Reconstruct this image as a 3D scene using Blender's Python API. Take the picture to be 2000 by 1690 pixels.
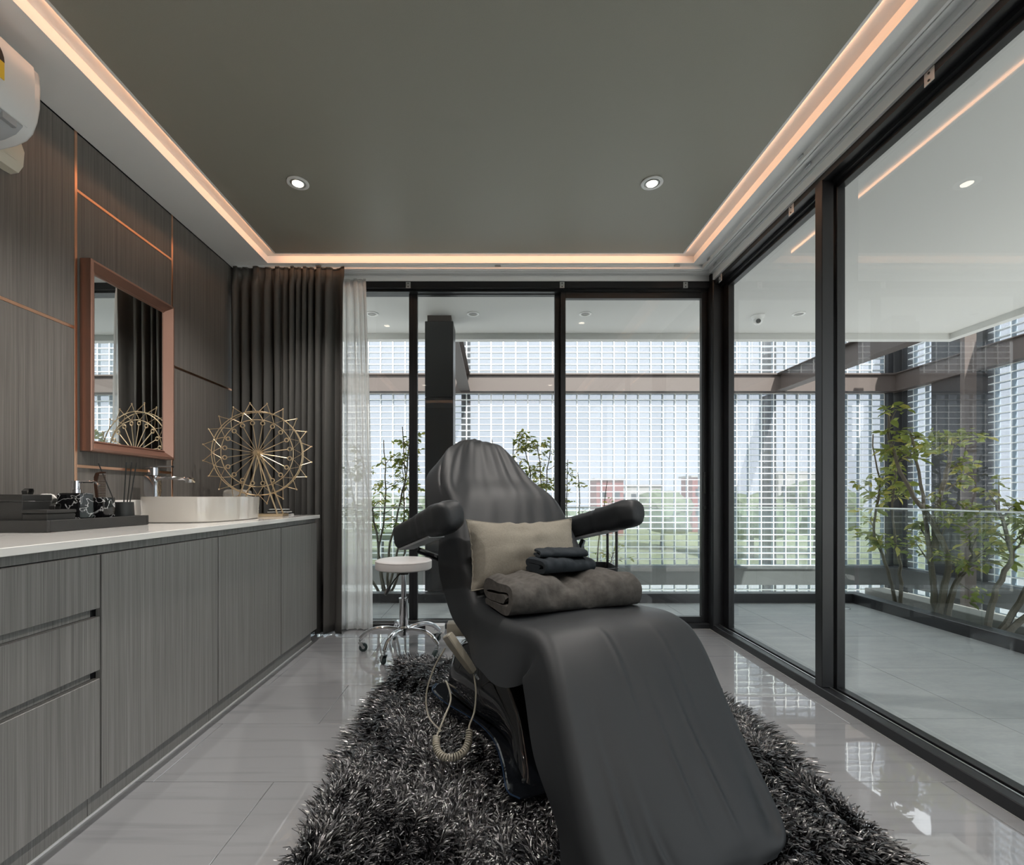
import bpy, bmesh, math, random
import numpy as np
from mathutils import Vector, Matrix, noise

random.seed(7)
rng = np.random.default_rng(7)
scene = bpy.context.scene
for o in list(bpy.data.objects):
    bpy.data.objects.remove(o, do_unlink=True)
COL = scene.collection

# ------------------------------------------------------------------ camera
cam_d = bpy.data.cameras.new('camera')
cam_d.sensor_fit = 'HORIZONTAL'
cam_d.sensor_width = 36.0
cam_d.lens = 36.0 * 930.0 / 2000.0
cam_d.shift_x = (1000 - 965) / 2000.0
cam_d.shift_y = (970 - 845) / 2000.0
cam_d.clip_start = 0.05
cam_d.clip_end = 500
cam = bpy.data.objects.new('camera', cam_d)
cam.location = (0, 0, 0.95)
cam.rotation_euler = (math.pi / 2, 0, 0)
COL.objects.link(cam)
scene.camera = cam

# ------------------------------------------------------------------ sky, sun, exposure
world = bpy.data.worlds.new('sky')
scene.world = world
world.use_nodes = True
bg = world.node_tree.nodes['Background']
bg.inputs[0].default_value = (0.93, 0.96, 1.0, 1)
bg.inputs[1].default_value = 1.0

sun_d = bpy.data.lights.new('sun', 'SUN')
sun_d.energy = 5.0
sun_d.angle = math.radians(0.6)
sun_d.color = (1.0, 0.95, 0.89)
sun = bpy.data.objects.new('sun', sun_d)
sun.rotation_euler = Vector((0.30, -1.0, 0.98)).to_track_quat('Z', 'Y').to_euler()
sun.location = (2, -6, 12)
COL.objects.link(sun)

vs = scene.view_settings
vs.view_transform = 'Standard'
vs.look = 'None'
vs.gamma = 1.0
vs.use_curve_mapping = False
vs.exposure = 1.36
scene.cycles.use_denoising = True
scene.cycles.use_adaptive_sampling = True
scene.cycles.adaptive_threshold = 0.025
scene.cycles.max_bounces = 9
scene.cycles.diffuse_bounces = 5
scene.cycles.glossy_bounces = 4
scene.cycles.transparent_max_bounces = 24
scene.cycles.transmission_bounces = 8
scene.cycles.caustics_reflective = False
scene.cycles.caustics_refractive = False
scene.cycles.sample_clamp_indirect = 6.0

# ------------------------------------------------------------------ mesh helpers
class MB:
    """collects faces, then becomes one mesh"""
    def __init__(s):
        s.v = []; s.f = []; s.sm = []
    def add(s, verts, faces, smooth=False):
        k = len(s.v)
        s.v += [tuple(p) for p in verts]
        s.f += [tuple(i + k for i in f) for f in faces]
        s.sm += [smooth] * len(faces)
        return s
    def box(s, x0, x1, y0, y1, z0, z1):
        v = [(x0,y0,z0),(x1,y0,z0),(x1,y1,z0),(x0,y1,z0),(x0,y0,z1),(x1,y0,z1),(x1,y1,z1),(x0,y1,z1)]
        f = [(0,3,2,1),(4,5,6,7),(0,1,5,4),(1,2,6,5),(2,3,7,6),(3,0,4,7)]
        return s.add(v, f)
    def rbox(s, x0, x1, y0, y1, z0, z1, r=0.005, seg=2, smooth=True):
        bm = bmesh.new()
        bmesh.ops.create_cube(bm, size=1)
        for v in bm.verts:
            v.co = Vector(((x0+x1)/2 + v.co.x*(x1-x0), (y0+y1)/2 + v.co.y*(y1-y0), (z0+z1)/2 + v.co.z*(z1-z0)))
        bmesh.ops.bevel(bm, geom=list(bm.edges), offset=r, segments=seg, profile=0.5, affect='EDGES')
        s.from_bm(bm, smooth)
        return s
    def from_bm(s, bm, smooth=False):
        bm.verts.index_update()
        s.add([v.co[:] for v in bm.verts], [[v.index for v in f.verts] for f in bm.faces], smooth)
        bm.free()
    def rings(s, rings, closed=True, caps=(True, True), smooth=True, loop=False):
        """loft through rings of equal length"""
        n = len(rings[0]); k = len(s.v)
        for r in rings: s.v += [tuple(p) for p in r]
        m = len(rings)
        for i in range(m if loop else m - 1):
            a = k + i*n; b = k + ((i+1) % m)*n
            for j in range(n if closed else n-1):
                jj = (j+1) % n
                s.f.append((a+j, a+jj, b+jj, b+j)); s.sm.append(smooth)
        if closed and not loop:
            if caps[0]: s.f.append(tuple(k + j for j in reversed(range(n)))); s.sm.append(False)
            if caps[1]: s.f.append(tuple(k + (m-1)*n + j for j in range(n))); s.sm.append(False)
        return s
    def tube(s, pts, r, n=8, caps=True, loop=False, smooth=True):
        pts = [Vector(p) for p in pts]
        m = len(pts)
        rad = r if isinstance(r, (list, tuple)) else [r]*m
        up = None; rings = []
        for i in range(m):
            if loop: t = pts[(i+1) % m] - pts[(i-1) % m]
            else: t = pts[min(i+1, m-1)] - pts[max(i-1, 0)]
            t.normalize()
            if up is None:
                up = Vector((0,0,1)) if abs(t.z) < 0.9 else Vector((1,0,0))
            a = t.cross(up)
            if a.length < 1e-5: a = t.orthogonal()
            a.normalize(); b = a.cross(t).normalized()
            if not loop: up = b
            rings.append([pts[i] + (a*math.cos(2*math.pi*j/n) + b*math.sin(2*math.pi*j/n))*rad[i] for j in range(n)])
        return s.rings(rings, True, (caps, caps), smooth, loop)
    def lathe(s, prof, c, n=24, axis='Z', smooth=True):
        """prof: list of (radius, height) from bottom to top around c"""
        rings = []
        for r, h in prof:
            ring = []
            for j in range(n):
                a = 2*math.pi*j/n
                if axis == 'Z': ring.append((c[0]+r*math.cos(a), c[1]+r*math.sin(a), c[2]+h))
                elif axis == 'X': ring.append((c[0]+h, c[1]+r*math.cos(a), c[2]+r*math.sin(a)))
                else: ring.append((c[0]+r*math.sin(a), c[1]+h, c[2]+r*math.cos(a)))
            rings.append(ring)
        return s.rings(rings, True, (True, True), smooth)
    def prism(s, outline, z0, z1, smooth=False):
        return s.rings([[(x, y, z0) for x, y in outline], [(x, y, z1) for x, y in outline]], True, (True, True), smooth)
    def sphere(s, c, r, n=10, m=6, sc=(1,1,1)):
        rings = []
        for i in range(m+1):
            th = math.pi*i/m
            rr = max(1e-4, math.sin(th))
            rings.append([(c[0]+r*sc[0]*rr*math.cos(2*math.pi*j/n), c[1]+r*sc[1]*rr*math.sin(2*math.pi*j/n), c[2]-r*sc[2]*math.cos(th)) for j in range(n)])
        return s.rings(rings, True, (True, True), True)
    def mesh(s, name, mat=None, sharp=math.radians(40)):
        me = bpy.data.meshes.new(name)
        me.from_pydata(s.v, [], s.f)
        if any(s.sm):
            me.polygons.foreach_set('use_smooth', s.sm)
            me.set_sharp_from_angle(angle=sharp)
        if mat:
            for m in (mat if isinstance(mat, (list, tuple)) else [mat]): me.materials.append(m)
        me.update()
        return me

def tag(o, label=None, cat=None, kind=None, group=None):
    if label: o['label'] = label
    if cat: o['category'] = cat
    if kind: o['kind'] = kind
    if group: o['group'] = group
    return o

BASE = {}
def root(name, loc=(0, 0, 0), label=None, cat=None, kind=None, group=None):
    """an Empty at a thing's base; parts are given in world coordinates"""
    o = bpy.data.objects.new(name, None)
    o.empty_display_size = 0.05
    o.location = loc
    COL.objects.link(o)
    BASE[o.name] = tuple(loc)
    return tag(o, label, cat, kind, group)

def attach(o, parent):
    o.parent = parent
    if parent.name in BASE:
        o.matrix_parent_inverse = Matrix.Translation(-Vector(BASE[parent.name]))
    return o

def put(name, mb, mat, parent=None, label=None, cat=None, kind=None, group=None, data=None):
    me = data if data is not None else mb.mesh(name, mat)
    o = bpy.data.objects.new(name, me)
    COL.objects.link(o)
    if parent is not None: attach(o, parent)
    return tag(o, label, cat, kind, group)

def arc(c, r, a0, a1, n, plane='XZ'):
    out = []
    for i in range(n+1):
        a = a0 + (a1-a0)*i/n
        if plane == 'XZ': out.append((c[0]+r*math.cos(a), c[1], c[2]+r*math.sin(a)))
        elif plane == 'XY': out.append((c[0]+r*math.cos(a), c[1]+r*math.sin(a), c[2]))
        else: out.append((c[0], c[1]+r*math.cos(a), c[2]+r*math.sin(a)))
    return out

def catmull(pts, n):
    """smooth curve through tuples of any length"""
    P = [np.array(p, float) for p in pts]
    P = [2*P[0]-P[1]] + P + [2*P[-1]-P[-2]]
    out = []
    for i in range(1, len(P)-2):
        for k in range(n):
            t = k/n
            out.append(0.5*((2*P[i]) + (-P[i-1]+P[i+1])*t + (2*P[i-1]-5*P[i]+4*P[i+1]-P[i+2])*t*t + (-P[i-1]+3*P[i]-3*P[i+1]+P[i+2])*t**3))
    out.append(P[-2])
    return out

# ------------------------------------------------------------------ materials
def newmat(name):
    m = bpy.data.materials.new(name)
    m.use_nodes = True
    nt = m.node_tree
    return m, nt, nt.nodes['Principled BSDF'], nt.nodes['Material Output']

def plain(name, col, rough=0.5, metal=0.0, spec=0.5, bump=0.0, bscale=200, emis=None, coat=0.0, var=0.0):
    m, nt, p, out = newmat(name)
    p.inputs['Base Color'].default_value = (*col, 1)
    p.inputs['Roughness'].default_value = rough
    p.inputs['Metallic'].default_value = metal
    p.inputs['Specular IOR Level'].default_value = spec
    p.inputs['Coat Weight'].default_value = coat
    if emis:
        p.inputs['Emission Color'].default_value = (*emis[0], 1)
        p.inputs['Emission Strength'].default_value = emis[1]
    if bump or var:
        tc = nt.nodes.new('ShaderNodeNewGeometry')
        nz = nt.nodes.new('ShaderNodeTexNoise')
        nz.inputs['Scale'].default_value = bscale
        nz.inputs['Detail'].default_value = 3
        nt.links.new(tc.outputs['Position'], nz.inputs['Vector'])
        if bump:
            b = nt.nodes.new('ShaderNodeBump')
            b.inputs['Strength'].default_value = bump
            b.inputs['Distance'].default_value = 0.002
            nt.links.new(nz.outputs['Fac'], b.inputs['Height'])
            nt.links.new(b.outputs['Normal'], p.inputs['Normal'])
        if var:
            mx = nt.nodes.new('ShaderNodeMix'); mx.data_type = 'RGBA'
            mx.inputs['A'].default_value = (*[c*(1-var) for c in col], 1)
            mx.inputs['B'].default_value = (*[min(1, c*(1+var)) for c in col], 1)
            nt.links.new(nz.outputs['Fac'], mx.inputs['Factor'])
            nt.links.new(mx.outputs['Result'], p.inputs['Base Color'])
    return m

def streaky(name, cols, scale, rough=0.5, spec=0.4, bump=0.15, fine=(1,1,1), coat=0.0, fine_w=0.5):
    """stretched noise: wood veneer, brushed stone"""
    m, nt, p, out = newmat(name)
    g = nt.nodes.new('ShaderNodeNewGeometry')
    def nz(sc, detail):
        mp = nt.nodes.new('ShaderNodeMapping')
        mp.inputs['Scale'].default_value = sc
        nt.links.new(g.outputs['Position'], mp.inputs['Vector'])
        n = nt.nodes.new('ShaderNodeTexNoise')
        n.inputs['Scale'].default_value = 1
        n.inputs['Detail'].default_value = detail
        n.inputs['Roughness'].default_value = 0.65
        nt.links.new(mp.outputs['Vector'], n.inputs['Vector'])
        return n
    a = nz(scale, 4); b = nz(fine, 3)
    mx = nt.nodes.new('ShaderNodeMix')
    mx.inputs['Factor'].default_value = fine_w
    nt.links.new(a.outputs['Fac'], mx.inputs['A'])
    nt.links.new(b.outputs['Fac'], mx.inputs['B'])
    cr = nt.nodes.new('ShaderNodeValToRGB')
    e = cr.color_ramp.elements
    e[0].position, e[0].color = 0.34, (*cols[0], 1)
    e[1].position, e[1].color = 0.66, (*cols[1], 1)
    nt.links.new(mx.outputs['Result'], cr.inputs['Fac'])
    nt.links.new(cr.outputs['Color'], p.inputs['Base Color'])
    p.inputs['Roughness'].default_value = rough
    p.inputs['Specular IOR Level'].default_value = spec
    p.inputs['Coat Weight'].default_value = coat
    if bump:
        bp = nt.nodes.new('ShaderNodeBump')
        bp.inputs['Strength'].default_value = bump
        bp.inputs['Distance'].default_value = 0.001
        nt.links.new(mx.outputs['Result'], bp.inputs['Height'])
        nt.links.new(bp.outputs['Normal'], p.inputs['Normal'])
    return m

def pane_glass(name, tint=(0.97, 0.985, 0.98), ior=1.62):
    m = bpy.data.materials.new(name); m.use_nodes = True
    nt = m.node_tree; nt.nodes.clear()
    out = nt.nodes.new('ShaderNodeOutputMaterial')
    tr = nt.nodes.new('ShaderNodeBsdfTransparent'); tr.inputs[0].default_value = (*tint, 1)
    gl = nt.nodes.new('ShaderNodeBsdfGlossy'); gl.inputs['Roughness'].default_value = 0.0
    fr = nt.nodes.new('ShaderNodeFresnel'); fr.inputs['IOR'].default_value = ior
    ge = nt.nodes.new('ShaderNodeNewGeometry')
    sb = nt.nodes.new('ShaderNodeMath'); sb.operation = 'SUBTRACT'; sb.inputs[0].default_value = 1
    ml = nt.nodes.new('ShaderNodeMath'); ml.operation = 'MULTIPLY'
    mx = nt.nodes.new('ShaderNodeMixShader')
    L = nt.links.new
    L(ge.outputs['Backfacing'], sb.inputs[1]); L(sb.outputs[0], ml.inputs[0]); L(fr.outputs[0], ml.inputs[1])
    L(ml.outputs[0], mx.inputs[0]); L(tr.outputs[0], mx.inputs[1]); L(gl.outputs[0], mx.inputs[2]); L(mx.outputs[0], out.inputs[0])
    return m

def mixed(name, col, alpha, rough=0.5, trans_col=(1,1,1), translucent=0.0, gloss=0.0):
    """partly see-through: alpha of diffuse(+translucent), the rest transparent"""
    m = bpy.data.materials.new(name); m.use_nodes = True
    nt = m.node_tree; nt.nodes.clear(); L = nt.links.new
    out = nt.nodes.new('ShaderNodeOutputMaterial')
    d = nt.nodes.new('ShaderNodeBsdfDiffuse'); d.inputs[0].default_value = (*col, 1)
    t = nt.nodes.new('ShaderNodeBsdfTranslucent'); t.inputs[0].default_value = (*col, 1)
    x = nt.nodes.new('ShaderNodeMixShader'); x.inputs[0].default_value = translucent
    L(d.outputs[0], x.inputs[1]); L(t.outputs[0], x.inputs[2])
    tr = nt.nodes.new('ShaderNodeBsdfTransparent'); tr.inputs[0].default_value = (*trans_col, 1)
    y = nt.nodes.new('ShaderNodeMixShader'); y.inputs[0].default_value = alpha
    L(tr.outputs[0], y.inputs[1]); L(x.outputs[0], y.inputs[2])
    last = y
    if gloss:
        g = nt.nodes.new('ShaderNodeBsdfGlossy'); g.inputs['Roughness'].default_value = rough
        z = nt.nodes.new('ShaderNodeMixShader'); z.inputs[0].default_value = gloss
        L(y.outputs[0], z.inputs[1]); L(g.outputs[0], z.inputs[2]); last = z
    L(last.outputs[0], out.inputs[0])
    return m

def floor_tile_mat():
    m, nt, p, out = newmat('porcelain_tile')
    L = nt.links.new
    g = nt.nodes.new('ShaderNodeNewGeometry')
    mp = nt.nodes.new('ShaderNodeMapping'); mp.inputs['Scale'].default_value = (0.9, 16, 1)
    L(g.outputs['Position'], mp.inputs['Vector'])
    n = nt.nodes.new('ShaderNodeTexNoise'); n.inputs['Scale'].default_value = 1.6; n.inputs['Detail'].default_value = 5
    L(mp.outputs['Vector'], n.inputs['Vector'])
    cr = nt.nodes.new('ShaderNodeValToRGB')
    e = cr.color_ramp.elements
    e[0].position, e[0].color = 0.30, (0.205, 0.210, 0.219, 1)
    e[1].position, e[1].color = 0.47, (0.245, 0.250, 0.259, 1)
    L(n.outputs['Fac'], cr.inputs['Fac']); L(cr.outputs['Color'], p.inputs['Base Color'])
    p.inputs['Roughness'].default_value = 0.02
    p.inputs['IOR'].default_value = 2.1
    n2 = nt.nodes.new('ShaderNodeTexNoise'); n2.inputs['Scale'].default_value = 9; n2.inputs['Detail'].default_value = 1
    L(g.outputs['Position'], n2.inputs['Vector'])
    b = nt.nodes.new('ShaderNodeBump'); b.inputs['Strength'].default_value = 0.02; b.inputs['Distance'].default_value = 0.01
    L(n2.outputs['Fac'], b.inputs['Height']); L(b.outputs['Normal'], p.inputs['Normal'])
    return m

def marble_mat():
    m, nt, p, out = newmat('black_marble')
    L = nt.links.new
    g = nt.nodes.new('ShaderNodeNewGeometry')
    mp = nt.nodes.new('ShaderNodeMapping'); mp.inputs['Rotation'].default_value = (0.6, 0.4, 0.2)
    L(g.outputs['Position'], mp.inputs['Vector'])
    n = nt.nodes.new('ShaderNodeTexNoise'); n.inputs['Scale'].default_value = 15; n.inputs['Detail'].default_value = 3
    n.inputs['Distortion'].default_value = 0.8
    L(mp.outputs['Vector'], n.inputs['Vector'])
    cr = nt.nodes.new('ShaderNodeValToRGB')
    e = cr.color_ramp.elements
    e[0].position, e[0].color = 0.485, (0.008, 0.008, 0.009, 1)
    e[1].position, e[1].color = 0.5, (0.6, 0.6, 0.6, 1)
    k = cr.color_ramp.elements.new(0.515); k.color = (0.008, 0.008, 0.009, 1)
    L(n.outputs['Fac'], cr.inputs['Fac']); L(cr.outputs['Color'], p.inputs['Base Color'])
    p.inputs['Roughness'].default_value = 0.08
    return m

M = {}
M['tile'] = floor_tile_mat()
M['grout'] = plain('grout', (0.30, 0.30, 0.29), 0.6)
M['veneer_wall'] = streaky('wall_veneer', ((0.082, 0.075, 0.068), (0.195, 0.180, 0.163)), (120, 120, 0.8), 0.42, 0.4, 0.2, (380, 380, 3))
M['veneer'] = streaky('cabinet_veneer', ((0.135, 0.132, 0.126), (0.29, 0.285, 0.273)), (120, 120, 0.8), 0.42, 0.4, 0.2, (380, 380, 3))
M['rose'] = plain('rose_gold', (0.72, 0.42, 0.28), 0.28, 1.0)
M['copper'] = plain('copper_frame', (0.34, 0.195, 0.148), 0.36, 0.75, bump=0.05, bscale=300)
M['mirror'] = plain('mirror_silver', (0.86, 0.88, 0.87), 0.01, 1.0)
M['black_metal'] = plain('black_aluminium', (0.010, 0.0105, 0.012), 0.36, 0.0, 0.4)
M['silver'] = plain('satin_aluminium', (0.55, 0.56, 0.56), 0.3, 1.0)
M['chrome'] = plain('chrome', (0.80, 0.80, 0.82), 0.06, 1.0)
M['gold'] = plain('champagne_gold', (0.66, 0.52, 0.34), 0.38, 0.9)
M['white_paint'] = plain('white_paint', (0.55, 0.56, 0.55), 0.6, bump=0.05, bscale=350)
M['soffit'] = plain('soffit_paint', (0.86, 0.87, 0.865), 0.6, bump=0.06, bscale=400)
M['ceil_dark'] = plain('ceiling_fabric', (0.30, 0.295, 0.25), 0.42, bump=0.25, bscale=600, var=0.12)
M['quartz'] = plain('white_quartz', (0.84, 0.83, 0.80), 0.05)
M['ceramic'] = plain('white_ceramic', (0.50, 0.475, 0.435), 0.04, coat=0.5)
M['glass'] = pane_glass('window_glass')
M['rail_glass'] = pane_glass('balustrade_glass', (0.93, 0.965, 0.955), 1.5)
M['curtain'] = plain('curtain_cloth', (0.092, 0.089, 0.084), 0.85, spec=0.2, bump=0.3, bscale=900)
M['sheer'] = mixed('sheer_voile', (0.85, 0.85, 0.84), 0.55, translucent=0.55)
M['sheet'] = plain('grey_jersey', (0.0160, 0.0182, 0.0205), 0.5, spec=0.35, bump=0.12, bscale=1500)
M['vinyl'] = plain('pale_grey_vinyl', (0.32, 0.33, 0.34), 0.4)
M['pillow'] = plain('beige_velvet', (0.185, 0.170, 0.140), 0.8, spec=0.2, bump=0.2, bscale=160, var=0.22)
M['blanket'] = plain('grey_fleece', (0.070, 0.066, 0.061), 0.95, spec=0.1, bump=1.0, bscale=45, var=0.5)
M['towel'] = plain('dark_terry', (0.022, 0.027, 0.032), 0.95, spec=0.15, bump=1.0, bscale=700, var=0.4)
M['gloss_black'] = plain('gloss_black', (0.006, 0.007, 0.009), 0.04, coat=0.6)
M['blue_black'] = plain('blue_trim', (0.03, 0.06, 0.12), 0.1, 0.6)
M['cream'] = plain('cream_plastic', (0.29, 0.27, 0.22), 0.4)
M['rubber'] = plain('black_rubber', (0.012, 0.014, 0.014), 0.5)
M['dark_green'] = plain('caster_rubber', (0.02, 0.035, 0.035), 0.5)
M['white_vinyl'] = plain('white_vinyl', (0.56, 0.54, 0.53), 0.35, bump=0.08, bscale=500)
M['leather'] = plain('black_leather', (0.018, 0.018, 0.017), 0.5, bump=0.5, bscale=700)
M['marble'] = marble_mat()
M['tortoise'] = plain('brown_comb', (0.045, 0.020, 0.012), 0.2)
M['white_plastic'] = plain('white_plastic', (0.72, 0.73, 0.73), 0.25)
M['grey_plastic'] = plain('grey_plastic', (0.38, 0.40, 0.42), 0.35)
M['beige_plastic'] = plain('beige_plastic', (0.60, 0.56, 0.46), 0.4)
M['yellow'] = plain('yellow_label', (0.75, 0.50, 0.04), 0.4)
M['paper'] = plain('tissue_paper', (0.78, 0.76, 0.72), 0.9)
M['rug'] = plain('shaggy_yarn', (0.030, 0.030, 0.033), 0.27, spec=0.9)
_nt = M['rug'].node_tree
_g = _nt.nodes.new('ShaderNodeNewGeometry'); _cr = _nt.nodes.new('ShaderNodeValToRGB')
_cr.color_ramp.elements[0].color = (0.004, 0.004, 0.005, 1); _cr.color_ramp.elements[1].color = (0.135, 0.135, 0.14, 1)  # yarn highlights and dark gaps put into random per-strand colour
_k = _cr.color_ramp.elements.new(0.68); _k.color = (0.009, 0.009, 0.0105, 1)
_nt.links.new(_g.outputs['Random Per Island'], _cr.inputs['Fac']); _nt.links.new(_cr.outputs['Color'], _nt.nodes['Principled BSDF'].inputs['Base Color'])
M['rug_base'] = plain('rug_backing', (0.012, 0.012, 0.013), 0.95)
M['led'] = plain('led_strip', (1, 0.8, 0.6), 0.5, emis=((1.0, 0.50, 0.27), 3.3))
M['lamp_on'] = plain('lamp_lens', (1, 0.95, 0.85), 0.4, emis=((1.0, 0.88, 0.70), 5.0))
M['lamp_off'] = plain('lamp_lens_dark', (0.25, 0.25, 0.24), 0.2)
M['lamp_ring'] = plain('lamp_ring', (0.74, 0.75, 0.74), 0.35, 0.1)
M['brown_steel'] = plain('brown_steel', (0.064, 0.051, 0.046), 0.5)
M['dark_steel'] = plain('dark_cladding', (0.018, 0.0187, 0.021), 0.38, bump=0.1, bscale=30)
M['slate'] = streaky('slate_tile', ((0.27, 0.288, 0.297), (0.36, 0.375, 0.384)), (3, 12, 1), 0.5, 0.4, 0.1, (40, 90, 1), fine_w=0.35)
M['concrete'] = plain('kerb_concrete', (0.20, 0.195, 0.185), 0.8, bump=0.3, bscale=60, var=0.2)
M['soil'] = plain('soil', (0.035, 0.028, 0.020), 0.95, bump=1, bscale=80)
M['joint'] = plain('white_joint', (0.78, 0.79, 0.78), 0.6)
M['block_face'] = mixed('block_glass', (0.60, 0.66, 0.72), 0.07, 0.1, (0.55, 0.566, 0.594), gloss=0.03)
M['block_edge'] = mixed('block_edge', (0.42, 0.50, 0.55), 0.30, 0.2, (0.82, 0.88, 0.92))
M['bark'] = plain('bark', (0.135, 0.115, 0.088), 0.8, bump=0.6, bscale=90, var=0.35)
M['leaf'] = mixed('leaf', (0.25, 0.30, 0.075), 1.0, translucent=0.35, gloss=0.04, rough=0.4)
M['leaf_yellow'] = mixed('leaf_young', (0.50, 0.47, 0.12), 1.0, translucent=0.4, gloss=0.04, rough=0.4)
M['grass'] = plain('grass', (0.34, 0.36, 0.21), 0.9, var=0.5, bscale=0.6)
M['far_tree'] = plain('far_foliage', (0.19, 0.23, 0.13), 0.9, var=0.6, bscale=2.5)
M['red_wall'] = plain('red_wall', (0.30, 0.09, 0.08), 0.7)
M['pale_wall'] = plain('pale_wall', (0.50, 0.48, 0.46), 0.7, var=0.1, bscale=1)
M['far_glass'] = plain('far_window', (0.04, 0.05, 0.06), 0.2)
M['stripe_white'] = plain('white_cloth', (0.7, 0.7, 0.69), 0.9)
M['wall_plain'] = plain('grey_plaster', (0.26, 0.255, 0.245), 0.7, bump=0.05, bscale=200)
M['bounce_ground'] = plain('bounce_paving', (0.58, 0.57, 0.55), 0.8, var=0.1, bscale=0.8)
M['grey_steel'] = plain('grey_beam_paint', (0.050, 0.053, 0.055), 0.5, var=0.15, bscale=3)

# ================================================================== the setting
XL, XR = -1.829, 1.545          # left wall face, inner face of the right glazing
YB, YR = 3.41, -1.6             # inner face of the back glazing, rear wall
ZS = 2.55                       # lower ceiling border

# ---- floor: grout bed and single tiles
floor = put('floor', MB().box(XL-0.1, XR, YR-0.1, YB, -0.12, -0.004), M['grout'], kind='structure', label='pale grey polished floor of large rectangular tiles')
TW, TD, GAP = 0.74, 0.405, 0.0022
tile_cache = {}
def tile(parent, x0, x1, y0, y1, z, mat, gap=GAP, th=0.006, name='tile'):
    w, d = round(x1-x0-gap, 4), round(y1-y0-gap, 4)
    if w < 0.01 or d < 0.01: return
    key = (w, d, mat.name)
    if key not in tile_cache:
        tile_cache[key] = MB().rbox(-w/2, w/2, -d/2, d/2, -th, 0, 0.0009, 1, False).mesh('tile', mat)
    o = bpy.data.objects.new(name, tile_cache[key])
    COL.objects.link(o)
    o.location = ((x0+x1)/2, (y0+y1)/2, z)
    attach(o, parent)
    return o
y = 1.585 - TD*8
row = 0
while y < YB - 0.01:
    off = -1.134 if row % 2 == 0 else -0.733
    x = off - TW*2
    while x < XR:
        a, b = max(x, XL), min(x+TW, XR)
        if b - a > 0.01 and y + TD > YR:
            tile(floor, a, b, max(y, YR), min(y+TD, YB), 0.0, M['tile'])
        x += TW
    y += TD; row += 1

# ---- left wall with veneer panels and rose gold strips
wall_left = put('wall_left', MB().box(XL-0.15, XL-0.012, YR, YB+0.14, 0, 2.62), M['dark_steel'], kind='structure', label='wall clad in dark wood veneer panels with rose gold inlay strips')
def panel(y0, y1, z0, z1):
    put('panel', MB().rbox(XL-0.014, XL, y0+0.006, y1-0.006, z0+0.006, z1-0.006, 0.0015, 1, False), M['veneer_wall'], wall_left)
def strip(y0, y1, z0, z1):
    put('inlay_strip', MB().rbox(XL-0.012, XL+0.0015, y0, y1, z0, z1, 0.0008, 1, False), M['rose'], wall_left)
VS = [2.082, 2.705, 3.344]
for v in VS: strip(v-0.0065, v+0.0065, 0.0, 2.549)
def bay(y0, y1, zs):
    zz = [0.0] + zs + [2.55]
    for a, b in zip(zz[:-1], zz[1:]): panel(y0, y1, a, b)
    for z in zs: strip(y0+0.006, y1-0.006, z-0.0065, z+0.0065)
bay(YR, 0.62, [1.687]); strip(0.62-0.0065, 0.62+0.0065, 0, 2.549)
bay(0.62, 2.082, [1.687]); bay(2.082, 2.705, [1.084, 2.293]); bay(2.705, 3.344, [1.692]); bay(3.344, YB, [])
# rear wall
put('wall_rear', MB().box(XL-0.15, 1.7, YR-0.15, YR, 0, 2.62), M['wall_plain'], kind='structure', label='plain grey wall behind the viewer')

# ---- ceiling: border, cove, dark panel
ceiling = put('ceiling', MB().box(XL-0.1, 1.70, YR, YB+0.14, 2.598, 2.618), M['soffit'], kind='structure', label='ceiling with pale border, lit cove and dark centre panel')
LX, RX, BY, FY = -1.552, 1.368, 3.263, -1.15
put('border', MB().box(XL, LX, YR, YB+0.02, ZS, 2.598), M['soffit'], ceiling)
put('border', MB().box(RX, 1.60, YR, YB+0.02, ZS, 2.598), M['soffit'], ceiling)
put('border', MB().box(LX, RX, BY, YB+0.02, ZS, 2.598), M['soffit'], ceiling)
put('border', MB().box(LX, RX, YR, FY, ZS, 2.598), M['soffit'], ceiling)
px0, px1, py0, py1 = -1.474, 1.275, FY+0.08, 3.195
put('centre_panel', MB().box(px0+0.012, px1-0.012, py0+0.012, py1-0.012, 2.5785, 2.5978), M['ceil_dark'], ceiling, label='dark olive grey fabric panel')
t = MB()
for (a, b, c, d) in ((px0, px0+0.012, py0, py1), (px1-0.012, px1, py0, py1), (px0+0.012, px1-0.012, py0, py0+0.012), (px0+0.012, px1-0.012, py1-0.012, py1)):
    t.box(a, b, c, d, 2.5775, 2.5978)
put('panel_trim', t, M['soffit'], ceiling)
for (a, b, c, d) in ((px0-0.004, px0-0.0005, py0, py1), (px1+0.0005, px1+0.004, py0, py1), (px0, px1, py1+0.0005, py1+0.004), (px0, px1, py0-0.004, py0-0.0005)):
    put('led_strip', MB().box(a, b, c, d, 2.5845, 2.5955), M['led'], ceiling, label='warm glowing cove light strip')

# ---- roof slab over room and balcony
RXE, RYE, ZB = 4.72, 4.93, 2.62
roof = put('roof', MB().box(-5.0, RXE, YR-0.2, RYE, ZB, 3.0), M['white_paint'], kind='structure', label='white concrete slab above the balcony')
put('fascia', MB().box(-5.0, RXE+0.03, RYE-0.05, RYE+0.03, 2.562, 3.0), M['white_paint'], roof)
put('fascia', MB().box(RXE-0.05, RXE+0.03, YR-0.2, RYE-0.05, 2.562, 3.0), M['white_paint'], roof)

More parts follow.
